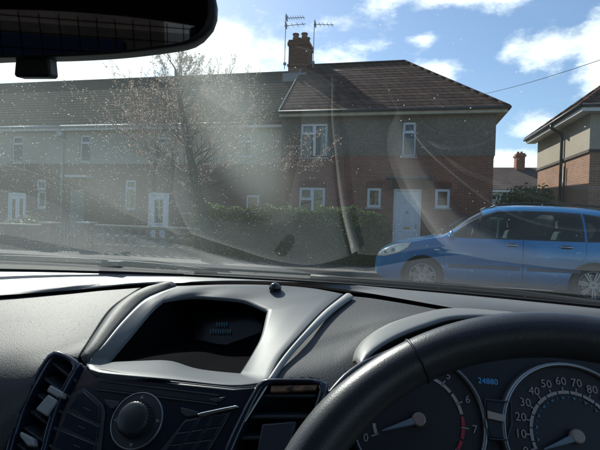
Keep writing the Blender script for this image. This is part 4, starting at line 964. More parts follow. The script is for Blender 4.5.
# --- left pad
NP = 40
band_o = [(167.5, 283, -.108), (143, 288, -.114), (115, 306, -.128), (94, 334, -.146), (80, 357, -.160)]
r0_ = e3((-420, 322, -.163), (-230, 309, -.139), (-90, 303, -.130), (0, 298.5, -.1255), (70, 293.2, -.1215), (141, 287.8, -.116))
r1_ = e3((-420, 350, -.185), (-230, 340, -.160), (-90, 330, -.148), (0, 322, -.141), (60, 316, -.136), (113, 307, -.130))
r2_ = e3((-420, 400, -.215), (-230, 385, -.19), (-90, 372, -.172), (0, 358, -.161), (50, 350, -.156), (92, 336, -.149))
r3_ = e3((-420, 470, -.26), (-230, 450, -.235), (-90, 430, -.215), (-10, 410, -.200), (35, 385, -.180), (78, 359, -.163))
r4_ = e3((-420, 620, -.34), (-230, 580, -.31), (-90, 540, -.285), (-30, 500, -.272), (10, 455, -.240), (50, 420, -.209))
r5_ = [p+Vector((.02, .03, -.16)) for p in r4_]
def inpoly(x, y, P):
    r_ = False
    for (x1_, y1_), (x2_, y2_) in zip(P, P[1:]+P[:1]):
        if (y1_ > y) != (y2_ > y) and x < (x2_-x1_)*(y-y1_)/(y2_-y1_)+x1_: r_ = not r_
    return r_
VLO = [(55, 353), (66, 355), (79, 361), (120, 370), (120, 700), (-10, 700), (-4, 500), (4, 470), (10, 440), (22, 405), (35, 379), (47, 359)]
pmL = MB().grid(loft([r0_, r1_, r2_, r3_, r4_, r5_], 170, 150)); pmL.f = [f for f in pmL.f if not inpoly(*projp(sum((Vector(pmL.v[i]) for i in f), Vector())/4), VLO)]; pmL.mi = [0]*len(pmL.f)
pmL.build('passenger_dash_pad', PADM, me_car, smooth=True, solid=.004)
# --- dark rib beside the silver hood
band_i = [(178, 286.2, -.112), (159, 293, -.118), (143, 301, -.125), (122, 322, -.138), (101, 348, -.152), (86, 364, -.163)]
bo, bi = catmull(e3(*band_o), 24), catmull(e3(*band_i), 24)
def bulge(A, B, h, m=8, up_=Vector((0, -.5, .87))): return [[a_.lerp(b_, t)+up_*h*math.sin(PI*t) for a_, b_ in zip(A, B)] for t in np.linspace(0, 1, m)]
MB().grid(bulge(bo, bi, .006)).build('hood_rib', PADM, me_car, smooth=True, solid=.003)
# --- silver hood: closed outer outline to inner opening
def ringpts(segs, n): 
    out = []
    for s in segs: out += catmull(e3(*s), n+1)[:-1]
    return out
NSEG = 22
outer = ringpts([band_i, [(86, 364, -.163), (98, 373, -.166), (177, 380.5, -.168), (233, 386, -.169), (268, 382.5, -.168)],
                 [(268, 382.5, -.168), (280, 358, -.158), (300, 335, -.144), (322, 312, -.128), (344, 294, -.1125)],
                 [(344, 294, -.1125), (310, 288, -.110), (270, 285, -.1085), (222, 284.7, -.109), (178, 286.2, -.112)]], NSEG)
inner = ringpts([[(163, 300.5, -.125), (150, 312, -.135), (128, 338, -.154), (107, 362.5, -.169)],
                 [(107, 362.5, -.169), (140, 360.5, -.171), (170, 360.5, -.173), (198, 368.5, -.177), (240, 373.5, -.176)],
                 [(240, 373.5, -.176), (252, 354, -.164), (261, 336, -.152), (268, 310.5, -.133)],
                 [(268, 310.5, -.133), (245, 301.5, -.1265), (215, 298, -.1235), (190, 297, -.1235), (163, 300.5, -.125)]], NSEG)
NV = Vector((0, -.55, .83))
hb = MB(); n_ = len(outer)
prof_ = [(0, -.010), (0, 0), (.04, .0012), (.25, .0016), (.6, .0012), (.94, .0006), (1.0, -.0006), (1.02, -.004)]
hb.grid([[a_+(b_-a_)*t+NV*h for a_, b_ in zip(outer, inner)] for t, h in prof_], closed=True)
cen = sum(inner, Vector())/n_
hood = hb.build('centre_display_hood', SILV, me_car, smooth=True, fix=False)
# inner lip lighter and the dark recess with the screen
RECB = mat('recess_black', (.003, .003, .004), .95, spec=.02)
lipin = [p+(cen-p)*.02+NV*-.004 for p in inner]
def deep(p, k): 
    q = p.copy(); d = Vector((0, 1, -.16)).normalized(); q += d*.085*k; q += (cen+d*.085*k-q)*(.10*k); return q
rc = MB(); rc.grid([[deep(p, k) for p in lipin] for k in (0, .3, .6, 1)], closed=True); rc.build('display_recess', RECB, hood, smooth=True, fix=False)
bk = [deep(p, 1) for p in lipin]
MB().add(bk+[PY(208, 335, .715)], [(i, (i+1) % n_, n_) for i in range(n_)]).build('recess_back', RECB, hood, fix=False)
YS = lambda py: float(np.interp(py, [300, 372], [.715, .640]))
q_ = [PY(168, 301, YS(301)), PY(266, 307, YS(307)), PY(254, 368, YS(368)), PY(172, 358, YS(358))]
scr = MB().add(q_, [(0, 1, 2, 3)]); so_ = scr.build('display_screen', mat('display_glass', (.004, .006, .008), .25, spec=.3), hood, solid=-.004)
DIG = mat('dim_blue_digits', (.02, .10, .14), .5, emit=.03)
tx = MB()
for row, (py, n1, n2) in enumerate(((324.5, 216, 228), (331.5, 210, 233))):
    for k in range(int((n2-n1)/2.4)):
        xx = n1+k*2.4; Q_ = lambda x, y: PY(x, y, YS(y)-.006); tx.add([Q_(xx+.2, py-2.2), Q_(xx+1.5, py-2.1), Q_(xx+1.5, py+1.8+(k % 2)), Q_(xx+.2, py+1.7)], [(0, 1, 2, 3)])
tx.build('display_digits', DIG, hood, fix=False)
# bright edge strip on the right of the hood
e1_ = catmull(e3((346, 293.5, -.1105), (324, 311, -.1255), (302, 334.5, -.1415), (282, 358, -.1555), (265, 383, -.1665)), 20)
e2_ = catmull(e3((354, 297, -.1135), (333, 313, -.1275), (309, 336.5, -.144), (288, 360.5, -.158), (271, 386, -.169)), 20)
MB().grid(bulge(e1_, e2_, .0035, 6)).build('edge_strip', mat('pale_edge_strip', (.34, .34, .32), .45), hood, smooth=True, solid=.004)
# solar sensor on the ledge
sc_ = PZ(275, 286.6, -.1075); sn = MB(); sn.grid([[sc_+Vector((.0080*math.sin(a_)*math.cos(b_), .0080*math.sin(a_)*math.sin(b_), .0066*math.cos(a_))) for b_ in np.linspace(0, 2*PI, 25)[:-1]] for a_ in np.linspace(.01, PI/2, 9)], closed=True)
sn.bar(sc_+Vector((0, 0, -.004)), sc_+Vector((0, 0, .001)), .0105, 24); sn.build('light_sensor', mat('smoked_dome', (.008, .008, .010), .12, coat=1), me_car, smooth=True)
# --- right pad
strip_r = [(352, 296.5, -.111), (331, 313, -.127), (307, 336, -.149), (286, 360, -.170), (266, 388, -.196), (240, 425, -.225), (218, 462, -.25)]
p0_ = e3((352, 296.3, -.1145), (376, 299, -.1155), (430, 308, -.1185), (488, 318.5, -.123), (560, 332.5, -.132), (640, 351, -.144), (760, 382, -.162))
p1_ = e3((333, 311, -.128), (368, 309, -.124), (430, 314, -.1225), (488, 324, -.126), (560, 340, -.134), (640, 360, -.148), (760, 396, -.17))
p2_ = e3((309, 334, -.1455), (350, 326, -.137), (402, 319, -.126), (470, 326, -.127), (560, 345, -.138), (640, 368, -.152), (760, 410, -.178))
p3_ = e3((287, 359, -.160), (322, 346, -.152), (352, 338, -.145), (388, 334, -.138), (450, 338, -.139), (620, 375, -.158), (760, 425, -.185))
p4_ = e3((266, 388, -.172), (300, 378, -.168), (330, 368, -.162), (356, 358, -.155), (410, 358, -.155), (600, 390, -.17), (760, 440, -.20))
p5_ = e3((240, 425, -.201), (282, 425, -.201), (322, 420, -.197), (352, 412, -.192), (400, 412, -.19), (580, 430, -.205), (760, 480, -.23))
p6_ = e3((205, 480, -.240), (262, 490, -.242), (300, 495, -.243), (340, 500, -.244), (400, 505, -.244), (560, 520, -.26), (760, 560, -.28))
# pad, cut away where the cluster sits
rowsP = loft([p0_, p1_, p2_, p3_, p4_, p5_, p6_], 130, 110)
pm = MB(); pm.grid(rowsP)
cl0 = PZ(340, 352, -.15)
VOUT = [(264, 382), (290, 380), (316, 380.5), (325, 384), (325, 392), (318, 410), (310, 430), (296, 470), (286, 520), (150, 560), (205, 500), (222, 455), (240, 418), (255, 392)]
def inpoly(x, y, P):
    r_ = False
    for (x1_, y1_), (x2_, y2_) in zip(P, P[1:]+P[:1]):
        if (y1_ > y) != (y2_ > y) and x < (x2_-x1_)*(y-y1_)/(y2_-y1_)+x1_: r_ = not r_
    return r_
keep = []
for f in pm.f:
    c = sum((Vector(pm.v[i]) for i in f), Vector())/len(f); u_ = c.x-PZ(510, 420, -.22).x
    x_, y_ = projp(c)
    if x_ > 368 and y_ > float(np.interp(x_, [366, 381, 400, 425, 457, 505, 572, 636, 680], [362, 350, 339, 329, 320, 320, 328, 346, 372])) and c.x < CXC+.62: continue
    if y_ > 374 and x_ > 347 and c.x < CXC+.62: continue
    if c.z < 1.25-.155 and inpoly(x_, y_, VOUT): continue
    keep.append(f)
pm.f = keep; pm.mi = [0]*len(keep); pm.build('driver_dash_pad', PADM, me_car, smooth=True, solid=.004)
# --- cluster hood: arched lip over the dials, pale top
lipA = e3((358, 364, -.150), (364, 352, -.142), (376, 341, -.135), (395, 330, -.128), (420, 319.5, -.121), (446, 312, -.116), (500, 311, -.115), (570, 318, -.118), (640, 335, -.128), (690, 360, -.145), (710, 400, -.17))
lipB = e3((362, 366, -.150), (369, 356, -.143), (381, 346, -.1365), (400, 335.5, -.130), (425, 326, -.1235), (457, 317.5, -.1175), (505, 318, -.1175), (572, 326, -.121), (636, 343, -.131), (680, 368, -.148), (698, 402, -.172))
A_ = catmull(lipA, 60); B_ = catmull(lipB, 60)
back_ = catmull(e3((352, 362, -.156), (356, 349, -.148), (368, 336, -.139), (390, 323, -.130), (420, 313.5, -.1235), (450, 309.5, -.1205), (500, 315, -.1225), (572, 326, -.128), (650, 345, -.140), (715, 372, -.158), (740, 410, -.18)), 60)
ch_ = MB(); ch_.grid([[p for p in back_], [b_.lerp(a_, .5)+Vector((0, 0, .003)) for b_, a_ in zip(back_, A_)], A_, [a_.lerp(b_, .5)+Vector((0, -.003, .001)) for a_, b_ in zip(A_, B_)], B_])
hoodc = ch_.build('cluster_hood', mat('hood_top_plastic', (.17, .175, .17), .45, bump=.3, bscale=1200), me_car, smooth=True, solid=.003)
under = MB(); CD = Vector((0, .10, -.055))
cc_ = PZ(515, 430, -.24)
under.grid([[p for p in B_], [p+CD*.5+(cc_-p)*.03 for p in B_], [p+CD+(cc_-p)*.08 for p in B_]]); under.build('hood_underside', BLK, hoodc, smooth=True, fix=False)
# second thin lip: shroud round the dials
l2 = catmull(e3((322, 405, -.178), (338, 385, -.163), (352, 372, -.154), (376, 358, -.146), (420, 344, -.138), (500, 336, -.134), (580, 345, -.138), (650, 368, -.15), (700, 410, -.18)), 50)
MB().tube(l2, .0035, 8).build('shroud_lip', SLAT, me_car, smooth=True)
# --- centre stack panel
pt_ = lambda px, py: None
PNn = Vector((0, -.62, .42)).normalized(); Pp = PZ(177, 381, -.168)
def on(px, py, lift=0.0): return PN(px, py, Pp+PNn*lift, PNn)
panel = [(80, 361), (86, 365.5), (98, 375), (140, 378.5), (177, 382), (233, 387.5), (268, 385), (250, 413), (226, 450), (196, 500), (160, 560), (-10, 560), (0, 530), (30, 450), (58, 400)]
PNL = MB().prism([on(x, y, 0) for x, y in panel], PNn*-.02).build('centre_panel', GLOSSB, me_car, bevel=.003)
def inst(name, poly, m, lift0, lift1, parent=PNL, bevel=.0008, label=None):
    return MB().prism([on(x, y, lift1) for x, y in poly], PNn*(lift0-lift1)).build(name, m, parent, bevel=bevel, label=label)
inst('disc_slot', [(99, 381.5), (217, 396.5), (216, 402.5), (98, 388)], VBLK, -.0, .0006, bevel=0)
inst('slot_trim', [(96, 379.5), (219, 394.6), (218.5, 396.2), (98, 381.2)], SATIN if False else SLAT, -.0, .0016, bevel=.0004)
inst('slot_trim', [(96, 388.6), (217, 403.4), (217, 405), (97, 390.4)], SLAT, -.0, .0016, bevel=.0004)
inst('eject_button', [(208, 399), (226, 396.5), (221, 401), (214, 402.5)], SLAT, 0, .002)
# left block of four slanted keys
bl = [(83, 387.5), (95, 396.5), (103, 404.5), (105, 412), (102, 440), (98, 470), (88, 520), (30, 520), (44, 470), (62, 412), (71, 393)]
inst('key_block', bl, SLAT, 0, .0022, bevel=.001)
def lerp2(a, b, t): return (a[0]+(b[0]-a[0])*t, a[1]+(b[1]-a[1])*t)
LK = [(79, 393), (68, 410), (61, 428), (54, 448), (46, 470), (38, 495)]; RK = [(99, 404), (99, 425), (95.5, 443), (92, 462), (87, 485), (82, 510)]
for k in range(5):
    a0, a1, b0, b1 = LK[k], LK[k+1], RK[k], RK[k+1]; g_ = .09
    top_ = [(83, 391)] if k == 0 else []
    inst('key', [lerp2(a0, a1, g_)]+top_+[lerp2(b0, b1, g_-.02), lerp2(b0, b1, 1-g_), lerp2(a0, a1, 1-g_)], GLOSSB, .002, .0042, bevel=.0007)
KM = mat('faint_key_print', (.16, .17, .19), .5)
for k in range(4):
    c_ = lerp2(lerp2(LK[k], LK[k+1], .5), lerp2(RK[k], RK[k+1], .5), .52)
    for (dx, dy, w_, h_) in ((-3.0, -1.2, 2.0, .55), (-.6, -.2, 1.2, .9), (1.4, .7, 2.2, .55)): inst('key_print', [(c_[0]+dx, c_[1]+dy), (c_[0]+dx+w_, c_[1]+dy+w_*.45), (c_[0]+dx+w_, c_[1]+dy+w_*.45+h_), (c_[0]+dx, c_[1]+dy+h_)], KM, .0042, .0044, bevel=0)
inst('warning_button', [(104, 399), (119.5, 401), (117, 406.5), (111, 409.5), (106, 404)], SLAT, 0, .003, bevel=.0008)
inst('small_button', [(180.5, 407), (198.5, 411.5), (196, 415.5), (186, 417), (181, 413)], SLAT, 0, .003, bevel=.0008)
inst('handset_strip', [(196, 413.5), (203, 411.5), (222, 407.5), (236, 404.8), (239, 406.8), (228, 410), (212, 413.5), (200, 417.5)], SATIN, 0, .005, bevel=.0012)
inst('keypad', [(186, 419), (231, 411.5), (222, 428), (208, 452), (180, 500), (142, 500), (160, 450)], SLAT, 0, .0018, bevel=.0008)
for r_ in range(3):
    for c_ in range(3):
        a0 = lerp2((184, 421), (160, 458), r_/3); a1 = lerp2((184, 421), (160, 458), (r_+.9)/3); b0 = lerp2((228, 414), (206, 452), r_/3); b1 = lerp2((228, 414), (206, 452), (r_+.9)/3)
        q0, q1 = c_/3+.02, (c_+.93)/3
        inst('keypad_key', [lerp2(a0, b0, q0), lerp2(a0, b0, q1), lerp2(a1, b1, q1), lerp2(a1, b1, q0)], GLOSSB, .0015, .0030, bevel=.0005)
# knob with its ring
kc = on(138, 421, 0); ux_ = Vector((1, 0, 0)); uy_ = PNn.cross(ux_)*1
def disc(mb, r_, l0, l1, r2=None, n=40, c=kc): mb.bar(c+PNn*l0, c+PNn*l1, r_, n, r2)
rg = MB(); disc(rg, .0275, 0, .003, .0268); rgo = rg.build('knob_surround', SLAT, PNL, bevel=.001)
rg = MB(); rg.tube([kc+PNn*.003+(ux_*math.cos(a_)+uy_*math.sin(a_))*.0262 for a_ in np.linspace(0, 2*PI, 41)[:-1]], .0009, 6, closed=True); rg.build('chrome_ring', mat('dull_chrome', (.35, .36, .38), .25, .9), rgo, smooth=True)
kn = MB(); disc(kn, .0172, .003, .013, .0158); disc(kn, .0158, .013, .0148, .0125); kno = kn.build('volume_knob', mat('knob_black', (.03, .033, .038), .35), PNL, bevel=.0012, seg=3)
kn = MB()
for k in range(30):
    a_ = 2*PI*k/30; d = ux_*math.cos(a_)+uy_*math.sin(a_); kn.bar(kc+PNn*.004+d*.0170, kc+PNn*.0125+d*.0159, .0007, 4)
kn.build('knob_grip', BLK, kno)
for k in range(4):
    a_ = PI/2*k+.1; c = kc+(ux_*math.cos(a_)+uy_*math.sin(a_))*.0222+PNn*.0032; d = (ux_*math.cos(a_)+uy_*math.sin(a_)); t_ = ux_*-math.sin(a_)+uy_*math.cos(a_)
    MB().add([c+d*.002, c-d*.0015+t_*.002, c-d*.0015-t_*.002], [(0, 1, 2)]).build('arrow_mark', mat('grey_mark', (.3, .3, .32), .5) if 'grey_mark' not in bpy.data.materials else bpy.data.materials['grey_mark'], rgo, fix=False)
# bright hot spots: small chrome pips on the trim edges
inst('panel_edge_trim', [(86.5, 365.5), (98, 374.6), (140, 378), (177, 381.6), (233, 387.2), (268, 384.8), (268, 386.2), (233, 388.6), (177, 383), (140, 379.4), (98, 376.2), (86, 367)], GLOSSB, 0, .0016, bevel=.0006)
eR = [on(x, y, .001) for x, y in ((267.5, 385), (252, 410), (238, 432), (227, 449), (205, 488))]
MB().tube(catmull(eR, 16), .0013, 6).build('bright_edge', mat('grey_chrome', (.5, .52, .55), .2, .9), PNL, smooth=True)
# --- air vents
def vent(name, outer_, inner_, nsl, lab, plane_pt, nrm, tabs_and_lit=(), tabs_lit_mat=None):
    on2 = lambda x, y, l=0: PN(x, y, plane_pt+nrm*l, nrm)
    O = catmull([on2(x, y) for x, y in outer_], 48, True); I = catmull([on2(x, y) for x, y in inner_], 48, True)
    # match by nearest start
    f = MB(); f.grid([[o_+nrm*h if t == 0 else o_.lerp(i_, t)+nrm*h for o_, i_ in zip(O, I)] for t, h in ((0, -.014), (0, 0), (.25, .0028), (.75, .0028), (1, 0), (1, -.03))], closed=True)
    v = f.build('air_vent', GLOSSB, me_car, smooth=True, fix=False, label=lab)
    MB().add([i_-nrm*.03 for i_ in I]+[sum(I, Vector())/48-nrm*.03], [(i, (i+1) % 48, 48) for i in range(48)]).build('vent_back', VBLK, v, fix=False)
    (tl, tr2, br_, bl2) = nsl[1:]
    for k in range(nsl[0]):
        t = (k+.5)/nsl[0]; a_, b_ = lerp2(tl, bl2, t), lerp2(tr2, br_, t); p, q = on2(*a_, -.002), on2(*b_, -.002); d = Vector((0, .022, nsl[0] and -.004))
        th = Vector((0, 0, .003))
        MB().add([p, q, q+d, p+d, p-th, q-th, q+d-th, p+d-th], [(0,1,2,3),(4,7,6,5),(0,4,5,1),(1,5,6,2),(2,6,7,3),(3,7,4,0)]).build('slat', SLAT, v, bevel=.0008)
    for poly in tabs_and_lit:
        MB().prism([on2(x, y, .006) for x, y in poly], nrm*-.010).build('tab_and_sun_patch', tabs_lit_mat, v, bevel=.0015)  # the dark tab is a real part; pale pieces paint sunlight on slats
    return v
def toward(p, k): return p+(EYE-p).normalized()*k
v1_, v2_, v3_ = toward(PZ(80, 362, -.1625), .010), toward(PZ(8, 455, -.240), .008), toward(on(50, 450), .006)
VN = (v2_-v1_).cross(v3_-v1_).normalized()
if VN.dot(EYE-v1_) < 0: VN = -VN
vp = v1_
vent('air_vent', [(54, 350.5), (66, 353.5), (78, 361), (79, 366), (66, 390), (55, 418), (46, 452), (36, 500), (-8, 510), (2, 470), (8, 440), (20, 405), (33, 378), (46, 357)],
     [(57, 358), (64, 360), (73, 365.5), (73, 369), (61, 390), (49, 418), (41, 450), (32, 490), (0, 500), (9, 465), (15, 442), (26, 408), (38, 383), (50, 363)],
     (7, (54, 353), (78, 372), (42, 492), (6, 468)), 'passenger side vent of the pair, tall and slanted with sunlight painted pale on its slats', vp, VN,
     tabs_and_lit=([(48, 394), (57, 400), (46, 416), (35, 409)], [(50, 384.5), (63, 392), (62, 397.5), (56, 397), (46, 391)], [(20, 431), (33, 438), (34, 446), (27, 446), (19, 436)]), tabs_lit_mat=mat('sunlit_slat_paint', (.32, .325, .32), .4))  # pale pieces imitate the sunlit parts of the slats by colour
VN2 = PNn; vp2 = Pp+PNn*.001
vent('air_vent', [(262, 380), (290, 378.5), (316, 379), (327, 383), (327, 392), (320, 410), (312, 430), (298, 470), (288, 500), (210, 500), (222, 455), (240, 415), (253, 392)],
     [(268, 385), (290, 383.5), (312, 384), (319, 387), (318, 394), (312, 412), (303, 434), (292, 466), (282, 490), (222, 490), (232, 455), (247, 420), (259, 395)],
     (5, (264, 384), (320, 384), (285, 490), (218, 490)), 'driver side vent of the pair, next to the steering wheel', vp2, VN2,
     tabs_and_lit=([(262, 424), (296, 421), (288, 452), (256, 456)],), tabs_lit_mat=mat('dark_tab', (.02, .024, .032), .55))
tm = MB().prism([PN(x, y, vp2+VN2*.001, VN2) for x, y in ((271, 385.5), (318, 384.5), (315, 390), (270, 392))], VN2*-.006).build('tan_lit_slat', mat('tan_light_paint', (.32, .17, .10), .35, var=.5, vscale=120, tint=(.03, .02, .02)), me_car, bevel=.001)  # tan light on the top slat, put into its colour
# --- instrument cluster
CN = Vector((-.10, -.80, .42)).normalized()
tc_, sc2 = PZ(418, 420, -.205), PZ(575, 437, -.213)
ux2 = (sc2-tc_).normalized(); CN = (CN-ux2*CN.dot(ux2)).normalized(); uy2 = CN.cross(ux2); 
def onc(px, py, l=0): return PN(px, py, tc_+CN*l, CN)
face = MB(); fc = (tc_+sc2)/2; F_ = [fc+ux2*x+uy2*y for x, y in ((-.140, -.10), (.180, -.10), (.180, .06), (.14, .096), (.02, .100), (-.04, .092), (-.09, .07), (-.125, .04), (-.140, .0))]
cl_ = MB().prism([p-CN*.004 for p in F_], CN*-.01).build('instrument_cluster', mat('cluster_face', (.012, .012, .013), .5), me_car)
WH = mat('dial_white', (.42, .37, .34), .5); REDM = mat('dial_red', (.45, .03, .04), .5); BLUM = mat('dial_blue', (.03, .16, .24), .5, emit=.03)
TAN_ = mat('needle_hub', (.34, .25, .20), .35, .3, var=.1, vscale=60); NEED = mat('needle', (.20, .24, .28), .4); RING = mat('ring_chrome', (.30, .30, .30), .3, .85)
def dial(c, Rr, a0, a1, labs, ticks, red, needle, scale_r, kind):
    dn = MB(); n = 60; dn.bar(c-CN*.003, c-CN*.001, Rr, n); d = dn.build('dial', mat('dial_face', (.018, .015, .016), .45) if 'dial_face' not in bpy.data.materials else bpy.data.materials['dial_face'], cl_)
    pos = lambda a, r_, l=.0005: c+(ux2*math.cos(a)+uy2*math.sin(a))*r_+CN*l
    t = MB(); t.grid([[pos(a_, Rr*1.0, 0), pos(a_, Rr*1.02, .006), pos(a_, Rr*1.06, .004), pos(a_, Rr*1.08, -.004)] for a_ in np.linspace(0, 2*PI, n+1)]); t.build('dial_ring', RING, cl_, smooth=True)
    def arc(mb, aa, ab, ra, rb):
        k = max(2, int(abs(ab-aa)/.05)+1); mb.grid([[pos(a_, ra), pos(a_, rb)] for a_ in np.linspace(aa, ab, k)])
    w_ = MB(); rd_ = MB(); ang = lambda v: R(a0+(a1-a0)*v)
    N_ = ticks
    for k in range(N_):
        v0, v1 = (k+.10)/N_, (k+.90)/N_
        (rd_ if red and v0 >= red else w_) and arc(rd_ if red and v0 >= red else w_, ang(v0), ang(v1), scale_r, scale_r*1.075)
    for v, s in labs:
        a_ = ang(v); arc(w_, a_-.012, a_+.012, scale_r*.99, scale_r*1.16); text_verts(s, Rr*.17, pos(a_, scale_r*1.30, .0008), ux2, uy2, w_)
    w_.build('dial_scale', WH, d, fix=False)
    if rd_.v: rd_.build('red_zone', REDM, d, fix=False)
    if kind == 'speed':
        b_ = MB()
        for k in range(12):
            a_ = ang((k+.6)/13.5); b_.add([pos(a_, scale_r*.86), pos(a_+.055, scale_r*.93), pos(a_-.055, scale_r*.93)], [(0, 1, 2)])
            a2 = ang((k+1.1)/13.5); b_.add([pos(a2, scale_r*.88), pos(a2+.018, scale_r*.93), pos(a2-.018, scale_r*.93)], [(0, 1, 2)])
        b_.build('inner_scale', BLUM, d, fix=False)
    a_ = R(needle); ne = MB(); dd = ux2*math.cos(a_)+uy2*math.sin(a_); q = CN.cross(dd)
    o1, o2_ = c+CN*.006, c+dd*scale_r*.90+CN*.0045
    ne.add([o1+q*.0042, o1-q*.0042, o2_-q*.0007, o2_+q*.0007, o1+q*.003+CN*.002, o1-q*.003+CN*.002, o2_+CN*.001], [(0,1,2,3),(4,5,1,0),(4,6,5),(5,6,2,1),(0,3,6,4),(3,2,6)])
    ne.build('needle', NEED, d); hb_ = MB(); hb_.bar(c+CN*.002, c+CN*.007, .0074, 28, .0070); hb_.bar(c+CN*.007, c+CN*.0082, .0070, 28, .0058); hb_.build('needle_hub', TAN_, d, smooth=False, bevel=.0006)
RT = (onc(480, 405)-tc_).length
dial(tc_, RT*.97, 203, -33, [(k/8, str(k)) for k in range(9)], 16, .81, 201, (onc(455, 402)-tc_).length, 'tacho')
dial(sc2, RT*1.02, 200, -40, [(k/14, str(k*10)) for k in range(0, 15)], 28, None, 204, (onc(562, 393)-sc2).length*.98, 'speed')
# centre of the cluster: window with a small reflector and the blue digits
md = MB().prism([onc(x, y, .004) for x, y in ((485, 399), (511, 402), (511, 425), (507, 440), (490, 439), (486, 425))], CN*-.004).build('cluster_window', VBLK, cl_, bevel=.002)
fr_ = MB(); fr_.tube([onc(x, y, .005) for x, y in ((485, 399), (511, 402), (511.5, 425), (507, 440), (490, 439), (485, 425))], .0011, 6, closed=True); fr_.build('window_frame', SLAT, md, smooth=True)
MB().prism([onc(x, y, .007) for x, y in ((487.5, 410.5), (505, 415), (504.5, 422), (488, 418.5))], CN*-.003).build('gauge_lens', mat('tan_lens', (.45, .33, .25), .25, coat=.8), md, bevel=.0006)
dg = MB(); o_ = onc(488, 381.5, .006); text_verts('24880', (onc(488, 385.5, .006)-onc(488, 377, .006)).length*.95, o_, ux2, uy2, dg); dg.build('odometer_digits', mat('blue_digits', (.02, .12, .30), .5, emit=.25), cl_, fix=False)
cup = MB(); cup.grid([[p for p in [f_-CN*.004 for f_ in F_]], [f_*1.0+CN*.03 for f_ in F_]], closed=True); 
# --- steering wheel
WC = Vector((.1015, .2504, 1.0229)); TAU = R(30); wu = Vector((0, math.sin(TAU), math.cos(TAU))); wn_ = Vector((0, -math.cos(TAU), math.sin(TAU))); RM, rm_ = .1807, .0150
def rimpt(a_, r_=RM): return WC+(Vector((1, 0, 0))*math.cos(a_)+wu*math.sin(a_))*r_
rim = MB(); n = 160; K_ = 24
def prof(k, a_):
    b_ = 2*PI*k/K_; fat = 1+.10*math.exp(-((abs(((a_-PI/2+PI) % (2*PI))-PI)-.95)/.22)**2); return rm_*fat*math.cos(b_), rm_*fat*1.08*math.sin(b_)
rws = []
for i in range(n):
    a_ = 2*PI*i/n; d = Vector((1, 0, 0))*math.cos(a_)+wu*math.sin(a_); rws.append([WC+d*(RM+prof(k, a_)[0])+wn_*prof(k, a_)[1] for k in range(K_)])
rws.append(rws[0]); rim.grid(rws, closed=True); sw_ = rim.build('steering_wheel', LEATH, me_car, smooth=True, fix=False)
for a_ in (R(121), R(59)):
    s_ = MB(); d = Vector((1, 0, 0))*math.cos(a_)+wu*math.sin(a_); s_.tube([WC+d*RM+d*(rm_*1.012*math.cos(b_))+wn_*(rm_*1.09*math.sin(b_)) for b_ in np.linspace(0, 2*PI, 25)[:-1]], .0009, 6, closed=True); s_.build('rim_seam', VBLK, sw_, smooth=True)
hub = MB(); hub.grid([[WC+wn_*h+(Vector((1, 0, 0))*math.cos(a_)*1.15+wu*math.sin(a_))*r_-wu*.01 for a_ in np.linspace(0, 2*PI, 33)[:-1]] for r_, h in ((.001, .0), (.04, -.002), (.062, -.01), (.066, -.03), (.05, -.05))], closed=True); hub.build('airbag_hub', BLK, sw_, smooth=True)
for a_ in (R(186), R(-6), R(262), R(278)):
    d = Vector((1, 0, 0))*math.cos(a_)+wu*math.sin(a_); q = wn_.cross(d); p, e_ = WC+d*.055-wn_*.02, WC+d*(RM-.008)-wn_*.004; w1, w2_ = .022, .016
    MB().add([p-q*w1, p+q*w1, e_+q*w2_, e_-q*w2_, p-q*w1-wn_*.014, p+q*w1-wn_*.014, e_+q*w2_-wn_*.01, e_-q*w2_-wn_*.01], [(0,1,2,3),(4,7,6,5),(0,4,5,1),(1,5,6,2),(2,6,7,3),(3,7,4,0)]).build('spoke', BLK if a_ > 3.3 else SLAT, sw_, bevel=.004)
MB().bar(WC-wn_*.04, WC-wn_*.20+Vector((0, .02, -.02)), .035, 20).build('steering_column', BLK, me_car)
# --- rear view mirror
MP = Vector((-.215, .285, 1.25+.105)); tgt = Vector((CXC-.03, -2.3, 1.25+.04))
MN = ((EYE-MP).normalized()+(tgt-MP).normalized()).normalized()
def onm(px, py, l=0): return PN(px, py, MP+MN*l, MN)
mo_ = [(-160, 22), (-158, 48), (-140, 60), (-60, 60), (0, 57.5), (60, 56.5), (120, 53), (180, 45.5), (198, 40), (211, 29), (216.5, 12), (214, -8), (205, -25), (180, -35), (100, -42), (0, -45), (-120, -42), (-152, -20)]
O = catmull([onm(x, y) for x, y in mo_], 72, True); cm_ = sum(O, Vector())/72
hs = MB(); hs.grid([[cm_+(p-cm_)*k-MN*h for p in O] for k, h in ((.955, -.001), (.985, -.001), (1.0, .003), (1.0, .012), (.97, .026), (.85, .040), (.5, .048), (.02, .050))], closed=True)
mh_ = hs.build('rear_view_mirror', MIRB, me_car, smooth=True, fix=False)
gm_, GN, GLk, gb_ = new_mat('dimmed_mirror_glass'); gb_.inputs['Metallic'].default_value = 1; gb_.inputs['Roughness'].default_value = .02; gb_.inputs['Base Color'].default_value = (.034, .036, .040, 1)
MB().add([cm_+(p-cm_)*.956+MN*.0002 for p in O]+[cm_+MN*.0002], [(i, (i+1) % 72, 72) for i in range(72)]).build('mirror_glass', gm_, mh_, fix=False)
tb = [(14, 50), (50, 50), (49, 60), (50.5, 75.5), (48, 76.8), (16, 76.8), (13.5, 75.5), (15, 60)]
MB().prism([onm(x, y, -.006) for x, y in tb], MN*-.014).build('dipping_tab', MIRB, mh_, bevel=.0015)
MB().tube([cm_-MN*.045, cm_-MN*.07+Vector((0, .02, .03)), gl(0, .60)+Vector((0, 0, -.01))], .012, 10).build('mirror_stem', MIRB, mh_, smooth=True)
